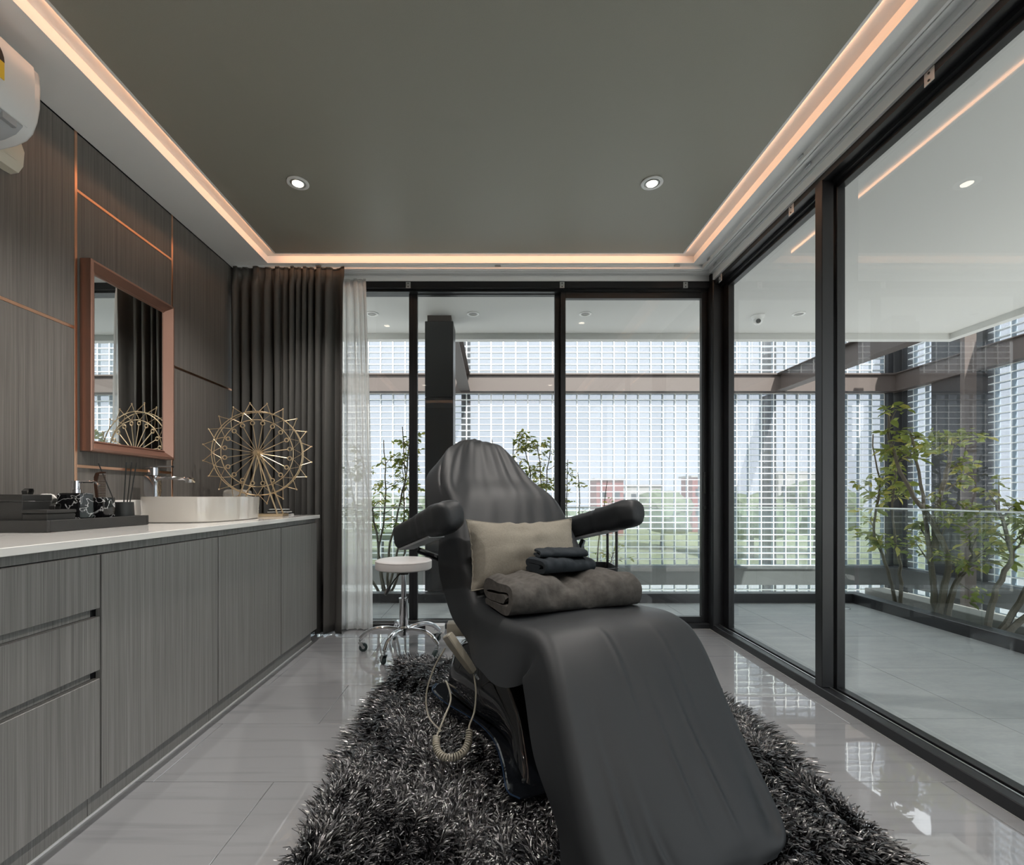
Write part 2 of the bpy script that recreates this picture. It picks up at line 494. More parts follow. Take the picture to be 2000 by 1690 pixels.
# ---- glazing frames
BM = M['black_metal']
trim_1 = root('trim_1', (0, YB, 0), 'black aluminium head and sill of the rear glazing', kind='structure')
put('head', MB().box(XL, 1.545, YB, 3.53, 2.445, 2.492).box(XL, 1.545, 3.44, 3.53, 2.43, 2.445), BM, trim_1)
put('head_cover', MB().box(XL, 1.545, YB+0.012, 3.55, 2.492, 2.62), M['soffit'], trim_1)
put('sill', MB().rbox(XL, 1.545, YB, 3.53, 0.0, 0.038, 0.003, 1, False), BM, trim_1)
put('sill_track', MB().box(XL, 1.5, 3.455, 3.465, 0.038, 0.05), M['silver'], trim_1)
put('corner_post', MB().rbox(1.545, 1.665, 3.36, 3.53, 0.0, 2.62, 0.004, 1, False), BM, trim_1)
trim_2 = root('trim_2', (1.6, 1.5, 0), 'black aluminium head and sill of the balcony side glazing', kind='structure')
put('head', MB().box(1.556, 1.665, YR, 3.36, 2.448, 2.62).box(1.60, 1.665, YR, 3.36, 2.43, 2.448), BM, trim_2)
put('head_cover', MB().box(1.543, 1.556, YR, 3.36, 2.478, ZS), M['soffit'], trim_2)
put('sill', MB().rbox(1.545, 1.592, YR, 3.36, 0.0, 0.045, 0.003, 1, False).rbox(1.592, 1.665, YR, 3.36, 0.0, 0.022, 0.002, 1, False), BM, trim_2)
put('sill_track', MB().box(1.586, 1.5925, YR, 3.36, 0.0455, 0.0485), M['silver'], trim_2)
put('sill_rail', MB().box(1.640, 1.648, YR, 3.36, 0.022, 0.036), BM, trim_2)

def sash_back(name, x0, x1, y, z0, z1, sl, sr, top, bot, label, th=0.04):
    w = root(name, ((x0+x1)/2, y, z0), label, kind='structure')
    put('stile', MB().rbox(x0, x0+sl, y-th/2, y+th/2, z0, z1, 0.002, 1, False), BM, w)
    put('stile', MB().rbox(x1-sr, x1, y-th/2, y+th/2, z0, z1, 0.002, 1, False), BM, w)
    put('rail', MB().rbox(x0+sl, x1-sr, y-th/2, y+th/2, z1-top, z1, 0.002, 1, False), BM, w)
    put('rail', MB().rbox(x0+sl, x1-sr, y-th/2, y+th/2, z0, z0+bot, 0.002, 1, False), BM, w)
    put('pane', MB().box(x0+sl, x1-sr, y-0.004, y+0.004, z0+bot, z1-top), M['glass'], w)
    return w
sash_back('window_1', XL, -0.592, 3.50, 0.038, 2.452, 0.04, 0.03, 0.012, 0.012, 'fixed glass bay beside the curtains at the rear')
sash_back('window_2', -0.592, 0.482, 3.50, 0.038, 2.44, 0.03, 0.038, 0.014, 0.012, 'middle rear glass bay behind the reclining chair')
d1 = sash_back('door_1', 0.482, 1.545, 3.465, 0.038, 2.43, 0.036, 0.042, 0.045, 0.042, 'black framed glass sliding door with recessed pull')
put('pull_handle', MB().rbox(1.512, 1.53, 3.434, 3.446, 0.97, 1.125, 0.004, 2), M['rubber'], d1)
put('lock_cylinder', MB().lathe([(0.011, -0.012), (0.011, 0.0), (0.008, 0.001)], (1.522, 3.446, 0.868), 14, 'Y'), M['rubber'], d1)

def sash_side(name, y0, y1, x, s0, s1, label, th=0.04):
    z0, z1 = 0.024, 2.432
    w = root(name, (x, (y0+y1)/2, z0), label, kind='structure')
    put('stile', MB().rbox(x-th/2, x+th/2, y0, y0+s0, z0, z1, 0.002, 1, False), BM, w)
    put('stile', MB().rbox(x-th/2, x+th/2, y1-s1, y1, z0, z1, 0.002, 1, False), BM, w)
    put('rail', MB().rbox(x-th/2, x+th/2, y0+s0, y1-s1, z0, z0+0.02, 0.002, 1, False), BM, w)
    put('rail', MB().rbox(x-th/2, x+th/2, y0+s0, y1-s1, z1-0.022, z1, 0.002, 1, False), BM, w)
    put('pane', MB().box(x-0.004, x+0.004, y0+s0, y1-s1, z0+0.02, z1-0.022), M['glass'], w)
    return w
sash_side('window_3', 2.302, 3.36, 1.640, 0.03, 0.07, 'tall side window panel nearest the rear corner')
sash_side('window_4', 1.08, 2.300, 1.640, 0.05, 0.05, 'tall side window panel overlooking the balcony trees')
sash_side('window_5', -0.12, 1.08, 1.640, 0.05, 0.05, 'side window panel beside the viewer')
sash_side('window_6', -1.55, -0.12, 1.640, 0.05, 0.05, 'side window panel behind the viewer')
put('trim_3', MB().rbox(1.55, 1.605, 2.25, 2.30, 0.0452, 2.449, 0.002, 1, False), BM, kind='structure', label='black post between the two side windows')
put('trim_4', MB().box(XL+0.63, XL+0.634, 0.8, 3.12, 0.0, 0.006), M['white_plastic'], kind='structure', label='thin white sealing strip along the cabinet plinth')

# ---- curtain tracks with brackets
def track(name, pts, label):
    r = root(name, pts[0], label, 'curtain track', group='curtain tracks under the ceiling border')
    (xa, ya), (xb, yb) = pts[0][:2], pts[1][:2]
    if abs(xa-xb) > abs(ya-yb):
        put('rail', MB().box(xa, xb, ya-0.015, ya-0.003, 2.523, ZS).box(xa, xb, ya+0.003, ya+0.015, 2.523, ZS).box(xa, xb, ya-0.003, ya+0.003, 2.54, ZS), M['silver_paint'], r)
        for i in range(3):
            x = xa + (xb-xa)*(0.18+0.38*i)
            put('clip', MB().rbox(x-0.02, x+0.02, ya-0.02, ya+0.02, 2.538, ZS-0.0005, 0.002, 1, False), M['silver'], r)
    else:
        put('rail', MB().box(xa-0.015, xa-0.003, ya, yb, 2.523, ZS).box(xa+0.003, xa+0.015, ya, yb, 2.523, ZS).box(xa-0.003, xa+0.003, ya, yb, 2.54, ZS), M['silver_paint'], r)
        for i in range(4):
            y = yb - (yb-ya)*(0.02+0.20*i)
            put('clip', MB().rbox(xa-0.02, xa+0.02, y-0.02, y+0.02, 2.538, ZS-0.0005, 0.002, 1, False), M['silver'], r)
M['silver_paint'] = plain('track_paint', (0.74, 0.75, 0.75), 0.4)
track('curtain_track', [(-1.80, 3.305, 2.53), (1.46, 3.305, 2.53)], 'pale curtain track near the cove along the rear glazing')
track('curtain_track', [(-1.80, 3.372, 2.53), (1.53, 3.372, 2.53)], 'pale curtain track hugging the rear window head')
track('curtain_track', [(1.455, YR+0.1, 2.53), (1.455, 3.29, 2.53)], 'pale curtain track near the cove along the side glazing')
track('curtain_track', [(1.528, YR+0.1, 2.53), (1.528, 3.36, 2.53)], 'pale curtain track hugging the side window head')
def bracket(x, y, side, label):
    m = MB()
    if side == 'back': m.rbox(x-0.017, x+0.017, y-0.004, y, 2.442, 2.486, 0.0015, 1, False)
    else: m.rbox(x-0.004, x, y-0.02, y+0.02, 2.425, 2.474, 0.0015, 1, False)
    b = put('wall_bracket', m, M['silver'], label=label, cat='bracket', group='small metal brackets on the window heads')
    s = MB()
    for z in ((2.452, 2.475) if side == 'back' else (2.436, 2.462)):
        if side == 'back': s.lathe([(0.004, -0.006), (0.004, -0.004)], (x, y, z), 8, 'Y')
        else: s.lathe([(0.004, -0.006), (0.004, -0.004)], (x, y, z), 8, 'X')
    put('screws', s, M['rubber'], b)
bracket(-0.615, YB, 'back', 'small silver bracket above the thin mullion beside the curtains')
bracket(0.487, YB, 'back', 'small silver bracket above the mullion left of the sliding door')
bracket(1.37, YB, 'back', 'small silver bracket above the sliding door')
bracket(1.556, 3.27, 'side', 'small silver bracket at the rear corner of the side glazing')
bracket(1.556, 2.49, 'side', 'small silver bracket above the first side window')
bracket(1.556, 1.70, 'side', 'largest silver bracket above the tree-facing side window')

# ================================================================== balcony
BX, BYY = 3.2, 4.25
floor_2 = put('floor_balcony', MB().box(1.665, BX, YR, BYY, -0.2, -0.007).box(-5, 1.665, 3.53, BYY, -0.2, -0.007), M['concrete'], kind='structure', label='grey stone tiled balcony floor')
S = 0.6
gx = 2.116 - S*12
while gx < BX:
    gy = 2.04 - S*7
    while gy < BYY:
        a, b, c, d = max(gx, -2.2), min(gx+S, BX), max(gy, YR), min(gy+S, BYY)
        if b-a > 0.01 and d-c > 0.01:
            if c >= 3.53 or a >= 1.665:
                tile(floor_2, a, b, c, d, -0.001, M['slate'], 0.003)
            else:
                if d > 3.53:      # strip behind the rear glazing
                    tile(floor_2, a, b, max(c, 3.53), d, -0.001, M['slate'], 0.003)
                    if b > 1.665: tile(floor_2, max(a, 1.665), b, c, 3.53, -0.001, M['slate'], 0.003)
                elif b > 1.665:
                    tile(floor_2, max(a, 1.665), b, c, d, -0.001, M['slate'], 0.003)
        gy += S
    gx += S
kerb = root('kerb_balcony', (0, BYY, 0), 'dark kerb around the balcony edge', kind='structure')
put('kerb_section', MB().rbox(-5, BX+0.11, BYY, BYY+0.11, -0.2, 0.082, 0.004, 1, False), M['dark_steel'], kerb)
put('kerb_section', MB().rbox(BX, BX+0.11, YR, BYY, -0.2, 0.082, 0.004, 1, False), M['dark_steel'], kerb)
put('drain_cover', MB().lathe([(0.045, 0), (0.045, 0.004), (0.035, 0.006)], (2.98, 4.05, -0.001), 16), M['silver'], floor_2)
# planter trough beyond the kerb
pl = put('planter_bed', MB().box(-5, BX+0.75, BYY+0.11, 4.86, -0.5, -0.06).box(BX+0.11, BX+0.75, YR, BYY+0.11, -0.5, -0.06), M['soil'], kind='structure', label='dark soil bed beyond the balcony kerb')
put('planter_rim', MB().rbox(BX+0.58, BX+0.80, YR, 4.86, -0.5, 0.02, 0.005, 1, False), M['concrete'], pl)
put('planter_rim', MB().rbox(-5, BX+0.58, 4.80, 4.86, -0.5, -0.08, 0.005, 1, False), M['concrete'], pl)
# balustrade
def rail_pane(x0, x1, y0, y1, label):
    r = root('glass_balustrade', ((x0+x1)/2, (y0+y1)/2, 0.08), label, 'balustrade', group='frameless glass balustrade panes around the balcony')
    put('pane', MB().box(x0, x1, y0, y1, 0.0825, 0.845), M['rail_glass'], r)
    if x1-x0 > y1-y0: put('top_rail', MB().rbox(x0, x1, y0-0.008, y1+0.008, 0.845, 0.857, 0.002, 1, False), M['silver'], r)
    else: put('top_rail', MB().rbox(x0-0.008, x1+0.008, y0, y1, 0.845, 0.857, 0.002, 1, False), M['silver'], r)
xs = [-3.1, -1.85, -0.64]
GY = BYY + 0.05
for a, b, l in ((-2.0, -0.645, 'glass balustrade pane in front of the bush beside the curtains'), (-0.33, 0.55, 'glass balustrade pane behind the reclining chair back'), (0.553, 1.468, 'glass balustrade pane seen through the sliding door'),
                (1.471, 2.37, 'glass balustrade pane straddling the rear corner post'), (2.373, 3.255, 'glass balustrade pane at the far balcony corner')):
    rail_pane(a, b, GY, GY+0.012, l)
for a, b, l in ((3.18, 4.24, 'side balustrade pane beside the far balcony corner'), (2.0, 3.177, 'side balustrade pane in front of the thickest tree trunks'), (0.8, 1.997, 'nearest side balustrade pane, cut by the picture edge')):
    rail_pane(BX+0.05, BX+0.062, a, b, l)
# clad column on the kerb
col = root('column_balcony', (-0.5, 4.75, 0), 'dark clad square column standing at the balcony edge', kind='structure')
put('cladding', MB().rbox(-0.635, -0.375, 4.37, 4.62, 0.082, 1.86, 0.003, 1, False), M['dark_steel'], col)
put('cladding', MB().rbox(-0.635, -0.375, 4.37, 4.62, 1.866, 2.56, 0.003, 1, False), M['dark_steel'], col)
put('core', MB().box(-0.615, -0.395, 4.39, 4.60, -0.2, ZB), M['brown_steel'], col)

# ================================================================== facade of glass blocks
FYY, FXX = 7.6, 6.4
PX, PZ = 0.1953, 0.0985
BW, BH, BT = 0.176, 0.082, 0.075
zones = [(-0.95, -0.43), (-0.145, 2.585), (2.865, 3.72)]
steel = []
def block_mesh(axis):
    m = MB()
    w, h, t = BW/2, BH/2, BT/2
    if axis == 'X': m.box(-w, w, -t, t, -h, h)
    else: m.box(-t, t, -w, w, -h, h)
    me = m.mesh('glass_block', [M['block_face'], M['block_edge']])
    for p in me.polygons:
        n = p.normal
        face = abs(n.y) > 0.9 if axis == 'X' else abs(n.x) > 0.9
        p.material_index = 0 if face else 1
    return me
def screen(name, axis, a0, a1, near, label):
    """blocks of a wall along X or Y; NEAR picks those that are parts of their own"""
    w = root(name, (FXX if axis == 'Y' else 0, FYY if axis == 'X' else 3, -1), label, kind='structure')
    me = block_mesh(axis)
    rest, single, grid = [], [], MB()
    n = int((a1-a0)/PX)
    for z0, z1 in zones:
        rows = int(round((z1-z0)/PZ))
        ph = (z1-z0)/rows
        for r in range(rows+1):
            z = z0 + r*ph
            if axis == 'X': grid.box(a0, a0+n*PX, FYY-0.030, FYY+0.030, z-0.0072, z+0.0072)
            else: grid.box(FXX-0.030, FXX+0.030, a0, a0+n*PX, z-0.0072, z+0.0072)
        for c in range(n+1):
            a = a0 + c*PX
            if axis == 'X': grid.box(a-0.0085, a+0.0085, FYY-0.028, FYY+0.028, z0, z1)
            else: grid.box(FXX-0.028, FXX+0.028, a-0.0085, a+0.0085, z0, z1)
        for r in range(rows):
            for c in range(n):
                p = (a0+(c+0.5)*PX, z0+(r+0.5)*ph)
                loc = (p[0], FYY, p[1]) if axis == 'X' else (FXX, p[0], p[1])
                (single if near(*p) and len(single) < 300 else rest).append(loc)
    for loc in single:
        o = bpy.data.objects.new('glass_block', me); COL.objects.link(o)
        o.location = loc; attach(o, w)
    m = MB(); base = [v.co[:] for v in me.vertices]; fs = [tuple(p.vertices) for p in me.polygons]
    for loc in rest: m.add([(b[0]+loc[0], b[1]+loc[1], b[2]+loc[2]) for b in base], fs)
    o = put('distant_blocks', m, [M['block_face'], M['block_edge']], w, kind='stuff')
    idx = [p.material_index for p in me.polygons]
    o.data.polygons.foreach_set('material_index', idx*len(rest))
    o.data.update()
    put('joint_grid', grid, M['joint'], w, kind='stuff')
    return w
wb = screen('wall_back', 'X', -4.93, 6.22, lambda x, z: 1.1 < x < 3.3 and -0.1 < z < 2.6, 'screen wall of stacked glass blocks facing the rear glazing')
ws = screen('wall_right', 'Y', 0.2, 7.45, lambda y, z: (5.5 < y < 6.2 or 6.8 < y < 7.3) and -0.2 < z < 3.2, 'screen wall of stacked glass blocks beyond the balcony trees')
BS, DS = M['brown_steel'], M['dark_steel']
steelw = root('beam_frame', (0, FYY, 0), 'brown steel frame carrying the glass block screens', kind='structure')
for z0, z1 in ((2.59, 2.86), (-0.425, -0.15)):
    BS = M['brown_steel'] if z0 > 0 else M['grey_steel']
    put('beam', MB().box(-5, 6.45, FYY-0.20, FYY+0.08, z0, z1-0.022).box(-5, 6.45, FYY-0.24, FYY+0.1, z1-0.022, z1), BS, steelw)
    put('beam', MB().box(FXX-0.16, FXX+0.08, 0.0, FYY-0.16, z0, z1-0.012).box(FXX-0.20, FXX+0.1, 0.0, FYY-0.2, z1-0.012, z1), BS, steelw)
BS = M['brown_steel']
put('splice_plate', MB().box(1.79, 2.20, FYY-0.166, FYY-0.16, 2.62, 2.83), BS, steelw)
for x in (-0.455, 4.46):
    put('beam', MB().box(x-0.008, x+0.008, 4.98, FYY-0.16, 2.60, 2.85).box(x-0.08, x+0.08, 4.98, FYY-0.16, 2.59, 2.602).box(x-0.08, x+0.08, 4.98, FYY-0.16, 2.848, 2.86), BS, steelw)
    for z0, z1 in ((-0.95, -0.43), (-0.15, 2.585), (2.865, 3.72)):
        put('post', MB().box(x-0.07, x+0.07, FYY+0.045, FYY+0.20, z0, z1), BS, steelw)
for z0, z1 in ((-1.2, 2.585), (2.865, 3.9)):
    put('corner_column', MB().box(6.21, 6.29, FYY-0.10, FYY+0.06, z0, z1), DS, steelw)
    put('corner_column', MB().box(6.35, 6.50, FYY-0.14, FYY+0.08, z0, z1), DS, steelw)
    put('corner_column', MB().box(6.36, 6.48, 7.33, 7.42, z0, z1), DS, steelw)
    put('wide_column', MB().box(FXX-0.10, FXX+0.1, 6.14, 6.86, z0, z1), DS, steelw)
put('flange', MB().box(FXX-0.42, FXX-0.27, 6.05, 6.11, -1.2, 3.9), BS, steelw)
for y in (3.6, 1.2):
    put('post', MB().box(FXX+0.045, FXX+0.20, y, y+0.14, -1.2, 3.72), DS, steelw)

# ================================================================== vanity along the left wall
FX = -1.16                       # door faces
CY = [0.80, 1.405, 2.003, 2.593, 3.118]
V = M['veneer']
def carcass(r, y0, y1):
    put('carcass', MB().box(XL+0.002, FX-0.024, y0+0.001, y1-0.001, 0.085, 0.808), M['dark_steel'], r)
    put('plinth', MB().box(XL+0.002, FX-0.040, y0+0.001, y1-0.001, 0.0, 0.0845), V, r)
    put('filler', MB().box(FX-0.0235, FX-0.012, y0+0.0005, y1-0.0005, 0.782, 0.808), V, r)
c = root('drawer_cabinet', (-1.5, 1.1, 0), 'grey wood drawer cabinet with two recessed pull grooves, nearest on the vanity', 'cabinet', group='cabinet units under the white worktop')
carcass(c, CY[0], CY[1])
for z0, z1 in ((0.622, 0.779), (0.440, 0.597), (0.0855, 0.415)):
    put('drawer_front', MB().rbox(FX-0.02, FX, CY[0]+0.0015, CY[1]-0.003, z0, z1, 0.0012, 1, False), V, c)
for z0, z1 in ((0.598, 0.621), (0.416, 0.439)):
    put('pull_groove', MB().box(FX-0.0235, FX-0.0185, CY[0]+0.0015, CY[1]-0.016, z0, z1), V, c)
lab = ['grey wood cabinet with one wide door, next to the drawers', 'grey wood cabinet with a single door, in the middle below the basin', 'grey wood cabinet with a narrow door, last before the curtain']
for i in range(3):
    y0, y1 = CY[i+1], CY[i+2]
    c = root('door_cabinet', (-1.5, (y0+y1)/2, 0), lab[i], 'cabinet', group='cabinet units under the white worktop')
    carcass(c, y0, y1)
    put('door_front', MB().rbox(FX-0.02, FX, y0+0.004, y1-0.004, 0.0855, 0.779, 0.0012, 1, False), V, c)
top = root('worktop', (-1.5, 2, 0.81), 'long white quartz worktop with a low upstand on the vanity', 'worktop')
put('slab', MB().rbox(XL+0.002, -1.142, CY[0], 3.122, 0.809, 0.83, 0.0012, 1, False), M['quartz'], top)
put('upstand', MB().rbox(XL+0.002, XL+0.018, CY[0], 3.12, 0.8305, 0.933, 0.0012, 1, False), M['quartz'], top)

# ---- basin
def stadium(cx, cy, hx, hy, n=40, p=3.0):
    out = []
    for j in range(n):
        a = 2*math.pi*j/n
        ca, sa = math.cos(a), math.sin(a)
        out.append((cx + hx*math.copysign(abs(ca)**(2/p), ca), cy + hy*math.copysign(abs(sa)**(2/p), sa)))
    return out
bs = root('wash_basin', (-1.475, 2.44, 0.83), 'white ceramic oval vessel basin on the worktop', 'basin')
ZC = 0.8305
def ring(cx, cy, hx, hy, z): return [(x, y, z) for x, y in stadium(cx, cy, hx, hy, 56)]
bx, by = -1.475, 2.435
put('bowl', MB().rings([ring(bx, by, 0.19, 0.285, ZC), ring(bx, by, 0.196, 0.292, ZC+0.004), ring(bx, by, 0.200, 0.298, ZC+0.112), ring(bx, by, 0.199, 0.297, ZC+0.118), ring(bx, by, 0.194, 0.292, ZC+0.119),
     ring(bx, by, 0.189, 0.287, ZC+0.116), ring(bx, by, 0.180, 0.278, ZC+0.06), ring(bx, by, 0.15, 0.245, ZC+0.025), ring(bx, by, 0.02, 0.02, ZC+0.016)]), M['ceramic'], bs)
put('drain', MB().lathe([(0.021, 0.0), (0.024, 0.003), (0.0, 0.005)], (bx, by, ZC+0.0162), 16), M['chrome'], bs)

# ---- tap
tp = root('basin_tap', (-1.745, 2.44, 0.83), 'tall chrome mixer tap beside the basin', 'tap')
put('body', MB().rbox(-1.775, -1.718, 2.41, 2.465, ZC, 1.058, 0.006, 2), M['chrome'], tp)
put('spout', MB().rings([[( x, 2.4375+y, z+dz) for y, dz in ((-0.022, -0.011), (0.022, -0.011), (0.024, 0.0), (0.018, 0.006), (-0.018, 0.006), (-0.024, 0.0))] for x, z in ((-1.73, 1.04), (-1.66, 1.046), (-1.58, 1.045), (-1.553, 1.040), (-1.545, 1.032))]), M['chrome'], tp)
put('aerator', MB().lathe([(0.012, 0), (0.012, 0.012)], (-1.566, 2.4375, 1.022), 12), M['chrome'], tp)
put('cartridge', MB().lathe([(0.025, 0), (0.025, 0.038), (0.021, 0.042)], (-1.745, 2.4375, 1.0585), 20), M['chrome'], tp)
put('lever', MB().rings([[(x, 2.4375+y, z+dz) for y, dz in ((-w, -0.004), (w, -0.004), (w, 0.004), (-w, 0.004))] for x, z, w in ((-1.772, 1.099, 0.024), (-1.71, 1.102, 0.02), (-1.655, 1.103, 0.011), (-1.645, 1.103, 0.009))], smooth=False), M['chrome'], tp)

# ---- mirror
mr = root('wall_mirror', (-1.80, 2.37, 1.15), 'rectangular wall mirror in a thick copper coloured frame', 'mirror')
Y0, Y1, Z0, Z1 = 2.100, 2.648, 1.152, 2.003
XF, XI, XBk = -1.775, -1.806, XL+0.002
o = [(Y0, Z0), (Y1, Z0), (Y1, Z1), (Y0, Z1)]
def inset(d): return [(Y0+d, Z0+d), (Y1-d, Z0+d), (Y1-d, Z1-d), (Y0+d, Z1-d)]
prof = [(0.0, XBk), (0.0, XF-0.004), (0.004, XF), (0.012, XF), (0.040, XI+0.002), (0.044, XI+0.006), (0.050, XI), (0.050, XBk)]
for s, nm in enumerate(('bottom', 'far', 'top', 'near')):
    m = MB()
    a, b = s, (s+1) % 4
    ra, rb = [], []
    for d, x in prof:
        q = inset(d)
        ra.append((x, *q[a])); rb.append((x, *q[b]))
    m.rings([ra, rb], True, (True, True), False)
    put('frame_member', m, M['copper'], mr)
put('mirror_glass', MB().rings([[(XBk, Y0+0.048, z), (XI-0.006, Y0+0.048, z), (XI-0.0012, Y1-0.048, z), (XBk, Y1-0.048, z)] for z in (Z0+0.048, Z1-0.048)], True, (True, True), False), M['mirror'], mr)

# ---- tray with toiletries
tr = root('tray', (-1.64, 1.8, 0.83), 'black leather serving tray at the near end of the worktop', 'tray')
TX0, TX1, TY0, TY1 = -1.80, -1.475, 1.572, 2.035
m = MB().box(TX0+0.012, TX1-0.012, TY0+0.012, TY1-0.012, ZC, ZC+0.008)
put('tray_floor', m, M['leather'], tr)
for (a, b, c_, d) in ((TX0, TX1, TY0, TY0+0.012), (TX0, TX1, TY1-0.012, TY1), (TX0, TX0+0.012, TY0+0.012, TY1-0.012), (TX1-0.012, TX1, TY0+0.012, TY1-0.012)):
    put('tray_wall', MB().rbox(a, b, c_, d, ZC, ZC+0.040, 0.002, 1, False), M['leather'], tr)
TZ = ZC+0.0085
def leather_box(x0, x1, y0, y1, h, label, tabx, taby):
    b = root('leather_box', ((x0+x1)/2, (y0+y1)/2, TZ), label, 'box', group='lidded leather boxes on the tray')
    put('box_body', MB().rbox(x0, x1, y0, y1, TZ, TZ+h*0.80, 0.002, 1, False), M['leather'], b)
    put('lid', MB().rbox(x0-0.002, x1+0.002, y0-0.002, y1+0.002, TZ+h*0.81, TZ+h, 0.003, 2, False), M['leather'], b)
    ps = [(tabx, taby-0.012, TZ+h-0.001), (tabx, taby-0.014, TZ+h+0.012), (tabx, taby-0.004, TZ+h+0.020), (tabx, taby+0.008, TZ+h+0.019), (tabx, taby+0.011, TZ+h+0.012), (tabx, taby+0.007, TZ+h-0.001)]
    m = MB()
    for s in (-0.008, 0.008): pass
    m.rings([[(p[0]-0.009, p[1], p[2]), (p[0]+0.009, p[1], p[2]), (p[0]+0.009, p[1]+0.002, p[2]+0.001), (p[0]-0.009, p[1]+0.002, p[2]+0.001)] for p in ps])
    put('tab', m, M['leather'], b)
leather_box(-1.765, -1.585, 1.600, 1.705, 0.118, 'taller lidded black leather box on the tray', -1.60, 1.635)
leather_box(-1.578, -1.494, 1.592, 1.700, 0.066, 'smaller lidded black leather box at the tray corner', -1.53, 1.66)
sd = root('soap_dispenser', (-1.55, 1.79, TZ), 'black marble soap dispenser with a chrome pump', 'soap dispenser')
put('bottle', MB().rbox(-1.595, -1.512, 1.735, 1.800, TZ, TZ+0.124, 0.004, 2, False), M['marble'], sd)
put('collar', MB().lathe([(0.016, 0), (0.016, 0.014), (0.014, 0.016), (0.014, 0.045), (0.0, 0.046)], (-1.553, 1.768, TZ+0.124), 18), M['chrome'], sd)
put('pump_spout', MB().tube([(-1.553, 1.768, TZ+0.163), (-1.52, 1.772, TZ+0.166), (-1.49, 1.776, TZ+0.165), (-1.475, 1.778, TZ+0.152)], 0.0045, 8), M['chrome'], sd)
cp = root('tumbler', (-1.525, 1.87, TZ), 'black marble tumbler holding a comb', 'tumbler')
put('cup', MB().rings([[(x, y, z) for x, y in stadium(-1.532, 1.865, hw, hw, 24, 5)] for hw, z in ((0.029, TZ), (0.030, TZ+0.002), (0.031, TZ+0.106), (0.030, TZ+0.107), (0.026, TZ+0.107), (0.026, TZ+0.01))]), M['marble'], cp)
cb = root('comb', (-1.54, 1.868, TZ), 'dark brown comb standing in the marble tumbler', 'comb')
m = MB()
prof = [(-0.012, 0.010), (-0.020, 0.05), (-0.026, 0.10), (-0.027, 0.135), (-0.020, 0.152), (0.0, 0.156), (0.018, 0.156), (0.018, 0.150), (-0.008, 0.148), (-0.014, 0.12), (-0.010, 0.05), (-0.006, 0.010)]
m.rings([[(-1.540+x, 1.8635, TZ+0.052+z) for x, z in prof], [(-1.540+x, 1.8675, TZ+0.052+z) for x, z in prof]], True, (True, True), False)
put('spine', m, M['tortoise'], cb)
m = MB()
for k in range(26):
    z = TZ+0.077+k*0.0046
    m.box(-1.550, -1.522, 1.864, 1.867, z, z+0.0024)
put('teeth', m, M['tortoise'], cb, kind='stuff')
rd = root('reed_diffuser', (-1.53, 1.97, TZ), 'round black reed diffuser holder with four dark sticks', 'diffuser')
put('vessel', MB().lathe([(0.037, 0), (0.0395, 0.003), (0.0375, 0.045), (0.0355, 0.088), (0.031, 0.088), (0.031, 0.01)], (-1.530, 1.965, TZ), 26), M['rubber'], rd)
for p0, p1 in (((-1.535, 1.965), (-1.62, 1.95)), ((-1.528, 1.96), (-1.510, 1.955)), ((-1.524, 1.968), (-1.499, 1.97)), ((-1.520, 1.972), (-1.487, 1.98))):
    put('reed_stick', MB().tube([(*p0, TZ+0.014), (*p1, TZ+0.252 if p1[0] > -1.6 else TZ+0.246)], 0.0022, 6), M['rubber'], rd)
tb = root('tissue_holder', (-1.70, 1.80, TZ), 'low black tissue holder with a white tissue behind the leather boxes', 'tissue holder')
put('holder', MB().rbox(-1.745, -1.635, 1.73, 1.84, TZ, TZ+0.075, 0.003, 1, False), M['leather'], tb)
m = MB()
rr = []
for i, (r_, z) in enumerate(((0.012, 0.0), (0.022, 0.012), (0.034, 0.024), (0.030, 0.036), (0.016, 0.040))):
    rr.append([(-1.675+r_*math.cos(a)*(1+0.35*math.sin(3*a+i)), 1.785+0.6*r_*math.sin(a), TZ+0.0755+z+0.006*math.sin(5*a+2*i)) for a in [2*math.pi*k/18 for k in range(18)]])
put('tissue', m.rings(rr), M['paper'], tb)
wbx = root('white_caddy', (-1.53, 2.86, 0.83), 'small rounded white container behind the golden wheel', 'container')
put('container_body', MB().rings([[(x, y, z) for x, y in stadium(-1.645, 3.055, hx, 0.045, 28, 4)] for hx, z in ((0.075, ZC), (0.08, ZC+0.004), (0.083, ZC+0.14), (0.078, ZC+0.155), (0.06, ZC+0.163), (0.03, ZC+0.165))]), M['ceramic'], wbx)
put('container_seam', MB().rings([[(x, y, z) for x, y in stadium(-1.645, 3.055, 0.0842, 0.0462, 28, 4)] for z in (ZC+0.128, ZC+0.131)]), M['grey_plastic'], wbx)
sc_ = root('folded_cloth', (-1.37, 2.93, 0.83), 'small black and white striped folded cloth by the golden wheel', 'cloth')
for k in range(5):
    put('fold', MB().rbox(-1.455+0.004*k, -1.305-0.006*k, 3.028+0.003*k, 3.112-0.003*k, ZC+0.008*k, ZC+0.008*k+0.0078, 0.003, 2), M['stripe_white'] if k % 2 == 0 else M['rubber'], sc_)

